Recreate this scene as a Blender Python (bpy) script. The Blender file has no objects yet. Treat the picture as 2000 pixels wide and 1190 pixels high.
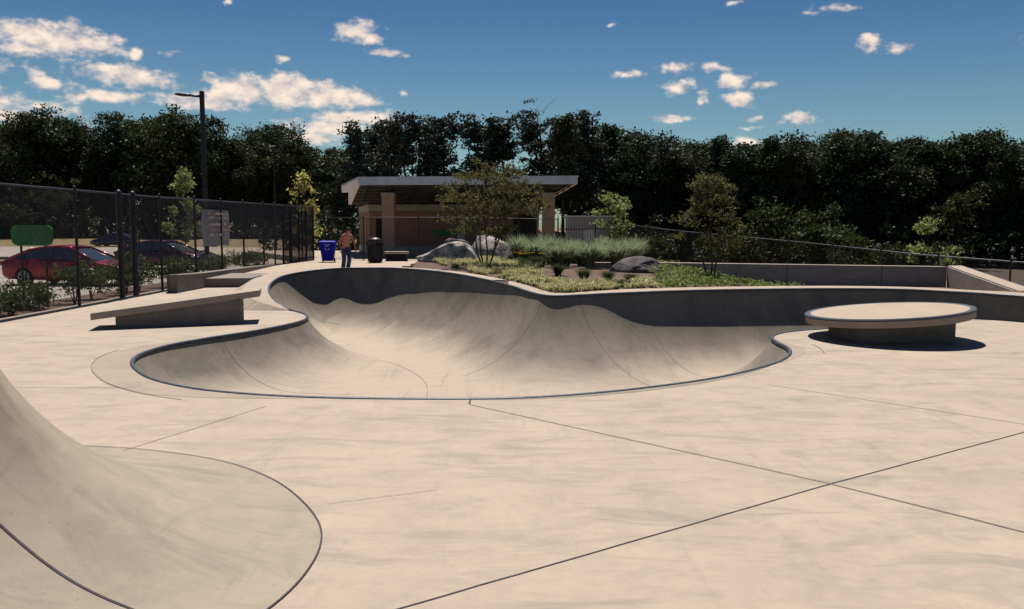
import bpy, bmesh, math, random
import numpy as np
from mathutils import Vector, Matrix, noise
from mathutils.geometry import delaunay_2d_cdt

sc = bpy.context.scene
C = sc.collection
R_ = math.radians

# ------------------------------------------------------------ camera, sun, sky
F = 1650.0; HCAM = 2.0; HOR = 443.0
PITCH = math.atan((595 - HOR) / F)
cam = bpy.data.cameras.new('camera'); cam.sensor_width = 36; cam.lens = 36 * F / 2000
cam.clip_end = 3000
camo = bpy.data.objects.new('camera', cam); C.objects.link(camo)
camo.location = (0, 0, HCAM); camo.rotation_euler = (math.pi / 2 - PITCH, 0, 0)
sc.camera = camo
SUN_EL = 65; SUN_AZ = -5      # azimuth measured from +Y (the sun stands beyond the scene)
sl = bpy.data.lights.new('sun', 'SUN'); sl.energy = 5.0; sl.angle = R_(0.5); sl.color = (1.0, 0.90, 0.77)
slo = bpy.data.objects.new('sun', sl); C.objects.link(slo)
sd = Vector((math.sin(R_(SUN_AZ)) * math.cos(R_(SUN_EL)), math.cos(R_(SUN_AZ)) * math.cos(R_(SUN_EL)), math.sin(R_(SUN_EL))))
slo.rotation_euler = sd.to_track_quat('Z', 'Y').to_euler(); slo.location = sd * 60
vs = sc.view_settings
vs.view_transform = 'Standard'; vs.look = 'None'; vs.exposure = 0.72; vs.gamma = 1; vs.use_curve_mapping = False

def ray(px, py):
    u = (px - 1000) / F; v = (595 - py) / F
    return Vector((u, math.cos(PITCH) + v * math.sin(PITCH), -math.sin(PITCH) + v * math.cos(PITCH)))
def G(px, py, z=0.0):               # point on the height z seen at a pixel
    d = ray(px, py); t = (z - HCAM) / d.z
    return Vector((d.x * t, d.y * t, z))
def P(px, py, Y):                   # point at distance Y
    d = ray(px, py); t = Y / d.y
    return Vector((d.x * t, Y, HCAM + d.z * t))

w = bpy.data.worlds.new("World"); sc.world = w; w.use_nodes = True
nt = w.node_tree; nt.nodes.clear(); N = nt.nodes; L = nt.links
out = N.new('ShaderNodeOutputWorld'); bg = N.new('ShaderNodeBackground'); bg.inputs[1].default_value = 0.05
sky = N.new('ShaderNodeTexSky'); sky.sky_type = 'NISHITA'; sky.sun_disc = False
sky.sun_elevation = R_(SUN_EL); sky.sun_rotation = R_(SUN_AZ); sky.air_density = 1.0; sky.dust_density = 0.6; sky.ozone_density = 2.0
def wm(op, a, b=None, c=None):
    n = N.new('ShaderNodeMath'); n.operation = op
    for i, v in enumerate((a, b, c)):
        if v is None: continue
        if isinstance(v, (int, float)): n.inputs[i].default_value = v
        else: L.new(v, n.inputs[i])
    return n.outputs[0]
tc = N.new('ShaderNodeTexCoord'); nv = N.new('ShaderNodeVectorMath'); nv.operation = 'NORMALIZE'
L.new(tc.outputs['Generated'], nv.inputs[0])
sx = N.new('ShaderNodeSeparateXYZ'); L.new(nv.outputs[0], sx.inputs[0])
az = wm('ARCTAN2', sx.outputs[0], sx.outputs[1]); el = wm('ARCSINE', sx.outputs[2])
cb = N.new('ShaderNodeCombineXYZ'); L.new(az, cb.inputs[0]); L.new(el, cb.inputs[1])
def wnoise(scale, det, vec, sy=1.0):
    mp = N.new('ShaderNodeMapping'); mp.inputs['Scale'].default_value = (1, sy, 1); L.new(vec, mp.inputs[0])
    n = N.new('ShaderNodeTexNoise'); n.inputs['Scale'].default_value = scale; n.inputs['Detail'].default_value = det
    n.inputs['Roughness'].default_value = 0.58; L.new(mp.outputs[0], n.inputs['Vector']); return n
wn = wnoise(22, 3, cb.outputs[0], 1.3)
ws = N.new('ShaderNodeVectorMath'); ws.operation = 'MULTIPLY_ADD'
L.new(wn.outputs['Color'], ws.inputs[0]); ws.inputs[1].default_value = (0.044, 0.019, 0); L.new(cb.outputs[0], ws.inputs[2])
VW = ws.outputs[0]
clouds = [(110,78,125,26,1),(50,62,80,22,.9),(20,90,70,14,.8),(265,98,16,15,.8),(85,158,38,26,.75),(250,150,78,22,1),(310,160,40,14,.9),
 (150,185,32,20,.7),(225,190,62,11,.8),(395,196,85,18,1),(470,180,75,30,1.1),(560,178,70,30,1.2),(640,186,75,24,1.1),(705,198,45,11,.9),
 (690,228,80,18,1.1),(640,246,90,18,1.1),(600,266,60,16,1),(745,238,55,14,.9),(700,64,44,19,1.1),(750,104,44,8,.9),(548,117,16,9,.7),
 (450,4,15,8,.7),(1228,147,32,7,.7),(1325,133,32,14,.6),(1322,170,27,16,.9),(1412,133,42,10,.7),(1430,160,36,17,1),(1495,165,25,8,.8),
 (1373,195,11,16,.8),(1440,196,36,15,1.1),(1312,233,38,8,1),(1550,233,34,12,1),(1480,232,20,6,.7),(1460,252,32,6,.7),(1455,277,34,12,.9),
 (1700,83,27,15,1),(1762,92,30,8,.7),(1640,15,36,7,.55),(1440,8,22,6,.6),(1200,43,13,5,.5),(780,178,12,6,.5),(410,141,13,5,.5),
 (0,222,60,16,.8),(90,215,70,12,.7),(60,240,80,15,.8),(1595,28,18,5,.45),(180,115,25,7,.45),(330,100,18,5,.3),(-160,110,120,40,1),(-120,200,150,30,1),
 (2200,120,80,25,.9),(2120,60,60,12,.6),(2350,230,120,25,.9)]
acc = None
for (cx, cy, hw, hh, k) in clouds:
    d = ray(cx, cy).normalized(); a = math.atan2(d.x, d.y) + 0.022; e = math.asin(d.z) + 0.0095
    fw, fh = F / (hw * 1.3), F / (hh * 1.3)
    m = N.new('ShaderNodeVectorMath'); m.operation = 'MULTIPLY_ADD'
    L.new(VW, m.inputs[0]); m.inputs[1].default_value = (fw, fh, 0); m.inputs[2].default_value = (-a * fw, -e * fh, 0)
    ln = N.new('ShaderNodeVectorMath'); ln.operation = 'LENGTH'; L.new(m.outputs[0], ln.inputs[0])
    v = wm('MULTIPLY_ADD', ln.outputs['Value'], -k, k)
    acc = v if acc is None else wm('MAXIMUM', acc, v)
fn = wnoise(44, 7, cb.outputs[0], 1.6); fb = wnoise(110, 5, cb.outputs[0], 1.4)
dens = wm('ADD', acc, wm('MULTIPLY_ADD', fn.outputs[0], 1.5, -0.83))
dens = wm('ADD', dens, wm('MULTIPLY_ADD', fb.outputs[0], .7, -0.36))
mr = N.new('ShaderNodeMapRange'); mr.interpolation_type = 'SMOOTHSTEP'; L.new(dens, mr.inputs[0])
mr.inputs[1].default_value = 0.0; mr.inputs[2].default_value = 0.68; mr.inputs[3].default_value = 0; mr.inputs[4].default_value = 0.97
# cloud tone: thick tops cream, thinner lower parts grey lavender
up = N.new('ShaderNodeVectorMath'); up.operation = 'ADD'; L.new(cb.outputs[0], up.inputs[0]); up.inputs[1].default_value = (0, .009, 0)
fn2 = wnoise(44, 7, up.outputs[0], 1.6)
rel = wm('MULTIPLY_ADD', wm('SUBTRACT', fn.outputs[0], fn2.outputs[0]), 2.6, 0.62)
cm = N.new('ShaderNodeMix'); cm.data_type = 'RGBA'; cm.clamp_factor = True; L.new(rel, cm.inputs['Factor'])
S = 1 / bg.inputs[1].default_value
cm.inputs[6].default_value = (.34 * S, .31 * S, .32 * S, 1); cm.inputs[7].default_value = (.62 * S, .52 * S, .43 * S, 1)
tint = N.new('ShaderNodeMix'); tint.data_type = 'RGBA'; tint.blend_type = 'MULTIPLY'; tint.inputs[0].default_value = 1
L.new(sky.outputs[0], tint.inputs[6])
tr_ = N.new('ShaderNodeValToRGB'); tel = wm('MULTIPLY', el, 1.6); L.new(tel, tr_.inputs[0]); te = tr_.color_ramp.elements
te[0].position = .06; te[0].color = (.66, .86, .82, 1); te[1].position = .46; te[1].color = (.20, .40, .62, 1)
L.new(tr_.outputs[0], tint.inputs[7])
fin = N.new('ShaderNodeMix'); fin.data_type = 'RGBA'; L.new(mr.outputs[0], fin.inputs[0]); L.new(tint.outputs[2], fin.inputs[6]); L.new(cm.outputs[2], fin.inputs[7])
L.new(fin.outputs[2], bg.inputs[0]); L.new(bg.outputs[0], out.inputs[0])

# ------------------------------------------------------------ helpers
def tag(o, label=None, cat=None, group=None, kind=None):
    if label: o['label'] = label
    if cat: o['category'] = cat
    if group: o['group'] = group
    if kind: o['kind'] = kind
    return o
def empty(name, loc, label, cat, group=None, rz=0):
    o = bpy.data.objects.new(name, None); C.objects.link(o); o.location = loc; o.rotation_euler.z = rz
    o.empty_display_size = .2
    return tag(o, label, cat, group)
class MB:
    def __init__(s): s.v = []; s.f = []; s.m = []
    def add(s, vs, fs, mi=0):
        b = len(s.v); s.v += [tuple(v) for v in vs]; s.f += [tuple(b + i for i in f) for f in fs]; s.m += [mi] * len(fs); return s
    def box(s, lo, hi, M=None, mi=0):
        x0, y0, z0 = lo; x1, y1, z1 = hi
        vs = [Vector(p) for p in ((x0,y0,z0),(x1,y0,z0),(x1,y1,z0),(x0,y1,z0),(x0,y0,z1),(x1,y0,z1),(x1,y1,z1),(x0,y1,z1))]
        if M: vs = [M @ v for v in vs]
        return s.add(vs, [(0,3,2,1),(4,5,6,7),(0,1,5,4),(1,2,6,5),(2,3,7,6),(3,0,4,7)], mi)
    def prism(s, base, z0, z1, mi=0):          # base: list of (x,y) ccw
        n = len(base)
        vs = [(x, y, z0) for x, y in base] + [(x, y, z1) for x, y in base]
        return s.add(vs, [tuple(range(n))[::-1], tuple(range(n, 2*n))] + [(i, (i+1) % n, n + (i+1) % n, n + i) for i in range(n)], mi)
    def loft(s, rings, closed=True, caps=True, mi=0):
        n = len(rings[0]); vs = [p for r in rings for p in r]; fs = []
        for i in range(len(rings) - 1):
            for j in range(n if closed else n - 1):
                fs.append((i*n+j, i*n+(j+1) % n, (i+1)*n+(j+1) % n, (i+1)*n+j))
        if caps: fs += [tuple(range(n))[::-1], tuple(range((len(rings)-1)*n, len(rings)*n))]
        return s.add(vs, fs, mi)
    def tube(s, pts, rad, n=8, mi=0, caps=True):
        pts = [Vector(p) for p in pts]
        if isinstance(rad, (int, float)): rad = [rad] * len(pts)
        rings = []; prev = None
        for i, p in enumerate(pts):
            t = (pts[min(i+1, len(pts)-1)] - pts[max(i-1, 0)]).normalized()
            if prev is None:
                a = t.orthogonal().normalized()
            else:
                a = (prev - t * prev.dot(t))
                a = a.normalized() if a.length > 1e-6 else t.orthogonal().normalized()
            prev = a; b = t.cross(a)
            rings.append([p + (a * math.cos(2*math.pi*k/n) + b * math.sin(2*math.pi*k/n)) * rad[i] for k in range(n)])
        return s.loft(rings, True, caps, mi)
    def lathe(s, prof, n=20, M=None, mi=0):    # prof: (r,z)
        rings = [[Vector((r*math.cos(2*math.pi*k/n), r*math.sin(2*math.pi*k/n), z)) for k in range(n)] for r, z in prof]
        if M: rings = [[M @ p for p in r] for r in rings]
        return s.loft(rings, True, True, mi)
    def build(s, name, mats, parent=None, smooth=False, bevel=0, label=None, autos=None):
        me = bpy.data.meshes.new(name); me.from_pydata(s.v, [], s.f)
        if not isinstance(mats, (list, tuple)): mats = [mats]
        for m in mats: me.materials.append(m)
        if len(mats) > 1: me.polygons.foreach_set('material_index', s.m)
        if smooth: me.polygons.foreach_set('use_smooth', [True] * len(s.f))
        me.update(); me.validate()
        o = bpy.data.objects.new(name, me); C.objects.link(o)
        if bevel:
            bm = bmesh.new(); bm.from_mesh(me)
            bmesh.ops.remove_doubles(bm, verts=bm.verts, dist=1e-5)
            es = [e for e in bm.edges if len(e.link_faces) == 2 and e.calc_face_angle(0) > .6]
            bmesh.ops.bevel(bm, geom=es, offset=bevel, segments=2, profile=.5, affect='EDGES')
            bm.to_mesh(me); bm.free()
        if autos is not None:
            me.polygons.foreach_set('use_smooth', [True] * len(me.polygons))
            bm = bmesh.new(); bm.from_mesh(me)
            for e in bm.edges:
                if len(e.link_faces) == 2 and e.calc_face_angle(0) > autos: e.smooth = False
            bm.to_mesh(me); bm.free()
        if parent: o.parent = parent
        if label: o['label'] = label
        return o
def np_mesh(name, V, Fq, mats, parent=None, smooth=False, mi=None):
    me = bpy.data.meshes.new(name)
    V = np.asarray(V, dtype=np.float32); Fq = np.asarray(Fq, dtype=np.int32)
    k = Fq.shape[1]
    me.vertices.add(len(V)); me.vertices.foreach_set('co', V.ravel())
    me.loops.add(Fq.size); me.loops.foreach_set('vertex_index', Fq.ravel())
    me.polygons.add(len(Fq)); me.polygons.foreach_set('loop_start', np.arange(0, Fq.size, k, dtype=np.int32))
    if not isinstance(mats, (list, tuple)): mats = [mats]
    for m in mats: me.materials.append(m)
    if mi is not None: me.polygons.foreach_set('material_index', np.asarray(mi, dtype=np.int32))
    if smooth: me.polygons.foreach_set('use_smooth', np.ones(len(Fq), dtype=bool))
    me.update(calc_edges=True); me.validate()
    o = bpy.data.objects.new(name, me); C.objects.link(o)
    if parent: o.parent = parent
    return o
def copy_tree(o, parent=None):
    c = o.copy(); C.objects.link(c)
    if parent: c.parent = parent
    for ch in list(o.children): copy_tree(ch, c)
    return c

# ------------------------------------------------------------ materials
class NM:
    def __init__(s, name, rough=.8, metal=0, spec=.3):
        s.m = bpy.data.materials.new(name); s.m.use_nodes = True; s.t = s.m.node_tree; s.N = s.t.nodes; s.L = s.t.links
        s.b = s.N['Principled BSDF']; s.b.inputs['Roughness'].default_value = rough; s.b.inputs['Metallic'].default_value = metal
        s.b.inputs['Specular IOR Level'].default_value = spec
        s.tc = s.N.new('ShaderNodeTexCoord')
    def noise(s, scale, det=4, rough=.55, stretch=(1,1,1), coord='Object', rot=(0,0,0), dist=0):
        mp = s.N.new('ShaderNodeMapping'); mp.inputs['Scale'].default_value = stretch; mp.inputs['Rotation'].default_value = rot
        s.L.new(s.tc.outputs[coord], mp.inputs[0])
        n = s.N.new('ShaderNodeTexNoise'); n.inputs['Scale'].default_value = scale; n.inputs['Detail'].default_value = det
        n.inputs['Roughness'].default_value = rough; n.inputs['Distortion'].default_value = dist
        s.L.new(mp.outputs[0], n.inputs['Vector']); return n.outputs[0]
    def ramp(s, f, stops):
        r = s.N.new('ShaderNodeValToRGB'); e = r.color_ramp.elements
        while len(e) < len(stops): e.new(.5)
        for i, (p, c) in enumerate(stops):
            e[i].position = p; e[i].color = (*c, 1) if isinstance(c, (tuple, list)) else (c, c, c, 1)
        s.L.new(f, r.inputs[0]); return r.outputs[0]
    def mix(s, f, a, b, mode='MIX'):
        m = s.N.new('ShaderNodeMix'); m.data_type = 'RGBA'; m.blend_type = mode
        for i, v in ((0, f), (6, a), (7, b)):
            if isinstance(v, (int, float)): m.inputs[i].default_value = v
            elif isinstance(v, tuple): m.inputs[i].default_value = (*v, 1)
            else: s.L.new(v, m.inputs[i])
        return m.outputs[2]
    def math(s, op, a, b=0, c=0):
        n = s.N.new('ShaderNodeMath'); n.operation = op
        for i, v in enumerate((a, b, c)):
            if isinstance(v, (int, float)): n.inputs[i].default_value = v
            else: s.L.new(v, n.inputs[i])
        return n.outputs[0]
    def col(s, c):
        if isinstance(c, tuple): s.b.inputs['Base Color'].default_value = (*c, 1)
        else: s.L.new(c, s.b.inputs['Base Color'])
        return s
    def bump(s, h, strength=.3, dist=.01):
        b = s.N.new('ShaderNodeBump'); b.inputs['Strength'].default_value = strength; b.inputs['Distance'].default_value = dist
        s.L.new(h, b.inputs['Height']); s.L.new(b.outputs[0], s.b.inputs['Normal']); return s
def simple(name, c, rough=.7, metal=0, var=.25, scale=6, spec=.3, bump=0, coord='Object'):
    m = NM(name, rough, metal, spec)
    n = m.noise(scale, 5, coord=coord)
    m.col(m.ramp(n, [(.3, tuple(x * (1 - var) for x in c)), (.7, tuple(min(1, x * (1 + var)) for x in c))]))
    if bump: m.bump(m.noise(scale * 8, 4), bump, .01)
    return m.m
def concrete(name, base, dark, stain=.5, streak=(1,1,1), rot=0, wear=None, sscale=.55, form=False, floor=None, blot=.55):
    m = NM(name, .78, 0, .25)
    n1 = m.noise(sscale, 7, .62, dist=.6); n2 = m.noise(.9, 6, .66, stretch=streak, rot=(0,0,rot), dist=.9); n3 = m.noise(9, 6, .7); n4 = m.noise(120, 2, .5)
    c = m.mix(m.ramp(n1, [(.36, 0.0), (.62, 1.0)]), tuple(x * .90 for x in base), base)
    c = m.mix(m.math('MULTIPLY', m.ramp(n2, [(.50, 0.0), (.72, 1.0)]), stain), c, dark)
    c = m.mix(m.math('MULTIPLY', m.ramp(n3, [(.44, 0.0), (.70, 1.0)]), .32), c, tuple(x * .72 for x in base))
    nb_ = m.noise(2.3, 9, .72, dist=.3); nc_ = m.noise(.45, 5, .6)
    c = m.mix(m.math('MULTIPLY', m.math('MULTIPLY', m.ramp(nb_, [(.47, 0.0), (.66, 1.0)]), m.ramp(nc_, [(.35, .25), (.6, 1.0)])), blot), c, tuple(.35 * a + .65 * b for a, b in zip(base, dark)))
    spk = m.noise(26, 3, .6)
    c = m.mix(m.math('MULTIPLY', m.ramp(spk, [(.68, 0.0), (.74, 1.0)]), .4), c, tuple(x * .5 for x in dark))
    c = m.mix(m.math('MULTIPLY', m.ramp(n4, [(.35, 1.0), (.65, 0.0)]), .10), c, tuple(x * .6 for x in base))
    if floor:   # blends to the paler deck tone towards the flat bottom, walls stay darker
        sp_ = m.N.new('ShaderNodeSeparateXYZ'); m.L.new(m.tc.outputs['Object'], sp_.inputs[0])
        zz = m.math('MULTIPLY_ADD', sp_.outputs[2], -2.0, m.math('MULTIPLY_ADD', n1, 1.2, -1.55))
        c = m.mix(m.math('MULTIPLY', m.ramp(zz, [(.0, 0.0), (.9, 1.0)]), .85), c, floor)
    for q_, (sc_, st_, rt_) in enumerate(((1.1, (.5, 7, 1), .5), (.8, (6, .5, 1), -.35), (1.6, (.6, 5, 1), 1.2))):
        sf = m.noise(sc_, 6, .72, stretch=st_, rot=(0, 0, rt_), dist=.4)
        c = m.mix(m.math('MULTIPLY', m.ramp(sf, [(.56, 0.0), (.74, 1.0)]), .36), c, dark)
    if form:
        fz = m.noise(1.6, 4, .6, stretch=(1, 1, 5)); c = m.mix(m.math('MULTIPLY', m.ramp(fz, [(.4, 1.0), (.6, 0.0)]), .35), c, dark)
    m.col(c); m.bump(m.math('ADD', n3, m.math('MULTIPLY', n4, .4)), .22, .006)
    return m.m
BASE = (.330, .276, .231); DARK = (.150, .143, .123)
M = {}
M['deck'] = concrete('deck_concrete', BASE, DARK, .72, (1, 2.6, 1), .15, blot=.7)
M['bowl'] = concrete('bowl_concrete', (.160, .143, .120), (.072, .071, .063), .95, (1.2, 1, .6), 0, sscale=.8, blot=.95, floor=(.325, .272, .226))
M['ring'] = concrete('ring_concrete', (.272, .228, .188), (.15, .137, .117), .7, (1, 1.5, 1), .4)
M['ring_dark'] = concrete('worn_concrete', (.205, .180, .150), (.10, .094, .082), .9, (1, 1.5, 1), .4, sscale=1.5)
M['mound'] = concrete('quarter_concrete', (.268, .232, .189), (.13, .122, .102), .75, (1.1, 1.9, 1), -.3, sscale=.7)
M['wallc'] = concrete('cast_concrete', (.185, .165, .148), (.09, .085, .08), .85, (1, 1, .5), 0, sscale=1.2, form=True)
M['pale_wall'] = concrete('weathered_wall', (.33, .285, .245), (.17, .155, .14), .7, (1, 1, .5), 0, sscale=1.2, form=True)
M['ledge'] = concrete('ledge_concrete', (.315, .262, .218), (.18, .157, .135), .45, (1, 1, 1), 0, sscale=1.0)
M['plaza'] = concrete('plaza_concrete', (.325, .268, .215), (.20, .175, .14), .45)
M['joint'] = simple('joint_filler', (.05, .04, .05), .9, scale=30)
M['joint_soft'] = simple('joint_dust', (.13, .112, .10), .9, scale=30)
M['coping'] = simple('coping_steel', (.045, .055, .075), .5, .3, .4, 14)
m = NM('soil', .95); n = m.noise(14, 8, .7); m.col(m.ramp(n, [(.3, (.035, .02, .016)), (.5, (.085, .052, .042)), (.7, (.19, .125, .10))])); m.bump(n, .8, .05); M['mulch'] = m.m
m = NM('dry_grass', .95); n = m.noise(.35, 8, .7); n2 = m.noise(12, 6, .7)
c = m.ramp(n, [(.3, (.10, .085, .035)), (.55, (.20, .155, .075)), (.75, (.27, .20, .12))]); c = m.mix(m.ramp(n2, [(.3, .6), (.7, 0.0)]), c, (.07, .06, .028)); m.col(c); m.bump(n2, .6, .05); M['grass'] = m.m
m = NM('asphalt', .9); n = m.noise(.5, 7, .65); n2 = m.noise(60, 4); c = m.ramp(n, [(.3, (.20, .185, .17)), (.7, (.30, .275, .25))]); m.col(c); m.bump(n2, .3, .01); M['lot'] = m.m
M['litter'] = simple('leaf_litter', (.035, .026, .020), .95, 0, .5, 3, bump=.5)
M['line'] = simple('line_paint', (.7, .66, .6), .8, scale=20)
M['black'] = simple('black_vinyl', (.012, .011, .016), .45, 0, .3, 8)
M['wire'] = simple('fence_wire', (.014, .013, .018), .4, .2, .3, 8)
M['rail'] = simple('rail_paint', (.018, .018, .035), .45, .2, .3, 8)
def leafmat(name, cols, trans=.0, tcol=None, rough=.6):
    m = NM(name, rough, 0, .08)
    g = m.N.new('ShaderNodeNewGeometry'); r = m.ramp(g.outputs['Random Per Island'], cols)
    n = m.noise(.7, 4, .6); c = m.mix(m.math('MULTIPLY', m.ramp(n, [(.35, 1.0), (.6, 0.0)]), .5), r, tuple(x * .45 for x in cols[0][1]))
    oi = m.N.new('ShaderNodeObjectInfo'); c = m.mix(1.0, c, m.ramp(oi.outputs['Random'], [(0, (.55, .6, .62)), (.35, (1.15, 1.05, .8)), (.7, (.8, 1.0, .9)), (1, (1.4, 1.5, 1.15))]), 'MULTIPLY')
    m.col(c)
    if trans:
        t = m.N.new('ShaderNodeBsdfTranslucent'); t.inputs[0].default_value = (*tcol, 1)
        mx = m.N.new('ShaderNodeMixShader'); mx.inputs[0].default_value = trans
        m.L.new(m.b.outputs[0], mx.inputs[1]); m.L.new(t.outputs[0], mx.inputs[2]); m.L.new(mx.outputs[0], m.N['Material Output'].inputs[0])
    return m.m
M['leaf_dark'] = leafmat('forest_leaf', [(0, (.018, .026, .018)), (.6, (.04, .058, .032)), (.93, (.065, .085, .045)), (1, (.11, .12, .07))], .12, (.05, .07, .03))
M['leaf_pine'] = leafmat('pine_needles', [(0, (.016, .022, .026)), (.6, (.036, .048, .05)), (1, (.08, .095, .085))], .08, (.04, .05, .03))
M['leaf_edge'] = leafmat('edge_leaf', [(0, (.015, .022, .010)), (.6, (.035, .048, .02)), (1, (.09, .10, .045))], .15, (.06, .08, .02))
M['leaf_young'] = leafmat('young_leaf', [(0, (.06, .08, .035)), (.6, (.12, .15, .07)), (1, (.38, .39, .25))], .35, (.26, .30, .10))
M['leaf_yellow'] = leafmat('yellow_leaf', [(0, (.12, .13, .04)), (.6, (.26, .25, .09)), (1, (.5, .46, .24))], .4, (.48, .44, .12))
M['leaf_myrtle'] = leafmat('myrtle_leaf', [(0, (.032, .042, .02)), (.5, (.06, .07, .032)), (.85, (.11, .068, .04)), (1, (.22, .20, .12))], .3, (.13, .12, .045))
M['leaf_shrub'] = leafmat('shrub_leaf', [(0, (.02, .035, .015)), (.6, (.05, .075, .03)), (.92, (.09, .12, .05)), (1, (.35, .36, .25))], .2, (.08, .12, .03))
M['blade_blue'] = leafmat('bluegreen_blade', [(0, (.09, .13, .085)), (.6, (.19, .245, .17)), (1, (.48, .47, .36))], .4, (.26, .32, .19))
M['blade_cream'] = leafmat('variegated_blade', [(0, (.12, .13, .055)), (.4, (.34, .31, .16)), (1, (.68, .58, .40))], .3, (.42, .37, .19))
M['blade_tuft'] = leafmat('dark_blade', [(0, (.03, .05, .025)), (1, (.10, .12, .06))], .2, (.08, .11, .04))
M['leaf_cover'] = leafmat('cover_leaf', [(0, (.05, .08, .035)), (.6, (.11, .16, .07)), (1, (.34, .36, .2))], .35, (.18, .24, .07))
M['petal'] = simple('yellow_petal', (.75, .42, .04), .7, scale=20)
M['bark'] = simple('bark', (.045, .035, .032), .9, 0, .5, 9, bump=.4)
M['bark_light'] = simple('smooth_bark', (.085, .055, .045), .8, 0, .4, 9, bump=.2)
m = NM('boulder', .85); n = m.noise(2.6, 8, .7); n2 = m.noise(11, 6, .7)
c = m.ramp(n, [(.38, (.05, .05, .065)), (.5, (.23, .21, .21)), (.62, (.48, .44, .42))]); c = m.mix(m.ramp(n2, [(.5, 0.0), (.62, .55)]), c, (.06, .055, .07)); m.col(c); m.bump(n2, .7, .04); M['rock'] = m.m
m = NM('dark_boulder', .9); n = m.noise(3, 8, .7); m.col(m.ramp(n, [(.35, (.03, .026, .035)), (.65, (.14, .12, .13))])); m.bump(m.noise(9, 6, .7), .7, .04); M['rock_dark'] = m.m
def brickmat(name, c1, c2, mort):
    m = NM(name, .88); bt = m.N.new('ShaderNodeTexBrick'); mp = m.N.new('ShaderNodeMapping'); mp.inputs['Rotation'].default_value = (math.pi/2, 0, 0)
    # brick courses wrap round corners: u = x + y
    sp = m.N.new('ShaderNodeSeparateXYZ'); m.L.new(m.tc.outputs['Object'], sp.inputs[0])
    cbn = m.N.new('ShaderNodeCombineXYZ'); m.L.new(m.math('ADD', sp.outputs[0], sp.outputs[1]), cbn.inputs[0]); m.L.new(sp.outputs[2], cbn.inputs[1])
    m.L.new(cbn.outputs[0], bt.inputs['Vector']); bt.inputs['Scale'].default_value = 1
    bt.inputs['Brick Width'].default_value = .4; bt.inputs['Row Height'].default_value = .2; bt.inputs['Mortar Size'].default_value = .012
    bt.inputs['Color1'].default_value = (*c1, 1); bt.inputs['Color2'].default_value = (*c2, 1); bt.inputs['Mortar'].default_value = (*mort, 1)
    n = m.noise(3, 5); m.col(m.mix(m.math('MULTIPLY', n, .35), bt.outputs[0], tuple(x * .5 for x in c1))); return m.m
M['brick'] = brickmat('brick', (.29, .155, .115), (.235, .125, .092), (.27, .19, .15))
M['brick_tan'] = brickmat('tan_block', (.42, .26, .18), (.34, .21, .145), (.38, .28, .21))
M['stone'] = simple('cast_stone', (.30, .27, .24), .8, 0, .15, 2, bump=.2)
M['fascia'] = simple('fascia_metal', (.42, .46, .52), .45, .2, .12, 2)
M['soffit'] = simple('soffit_boards', (.06, .045, .045), .8, 0, .3, 5)
M['panel'] = simple('pale_panel', (.78, .70, .60), .7, 0, .12, 2)
M['door'] = simple('pale_door', (.45, .45, .47), .6, 0, .1, 2)
M['shed'] = simple('shed_metal', (.22, .22, .25), .6, 0, .15, 2)
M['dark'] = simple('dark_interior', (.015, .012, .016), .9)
M['green'] = simple('green_board', (.02, .16, .035), .6, 0, .35, 5)
M['green_edge'] = simple('green_edge', (.03, .22, .05), .6)
M['green_text'] = simple('green_print', (.05, .19, .07), .6)
M['banner'] = simple('banner_cloth', (.50, .50, .55), .85, 0, .12, 3)
M['banner_red'] = simple('banner_print', (.50, .34, .31), .85)
M['blue_bin'] = simple('blue_plastic', (.002, .005, .30), .6, 0, .2, 4, spec=.15)
M['binwhite'] = simple('bin_print', (.35, .40, .65), .6)
M['red'] = simple('red_paint', (.24, .008, .022), .22, .25, .08, 2, spec=.6)
M['maroon'] = simple('maroon_paint', (.05, .006, .02), .2, .3, .1, 2, spec=.6)
M['navy'] = simple('navy_paint', (.012, .016, .05), .25, .3, .1, 2, spec=.6)
M['glass'] = simple('car_glass', (.03, .04, .05), .08, 0, .2, 2, spec=.8)
M['tyre'] = simple('tyre_rubber', (.016, .015, .018), .85)
M['alloy'] = simple('alloy', (.42, .42, .46), .35, .7)
M['lampglass'] = simple('headlamp_glass', (.6, .58, .55), .15, 0, .1, 4, spec=.7)
M['taillamp'] = simple('tail_lamp_red', (.3, .01, .01), .3)
M['trim'] = simple('black_trim', (.02, .02, .024), .5)
M['skin'] = simple('skin', (.30, .115, .085), .55, 0, .2, 5)
M['jeans'] = simple('denim', (.030, .042, .12), .9, 0, .4, 9)
M['hair'] = simple('dark_hair', (.012, .009, .010), .8)
M['shoe'] = simple('shoe_canvas', (.02, .02, .025), .8)
M['shirt_white'] = simple('white_cotton', (.6, .62, .68), .9, 0, .08)
M['shirt_blue'] = simple('blue_cotton', (.10, .14, .3), .9, 0, .1)
M['wood'] = simple('table_wood', (.45, .38, .28), .8)

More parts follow.
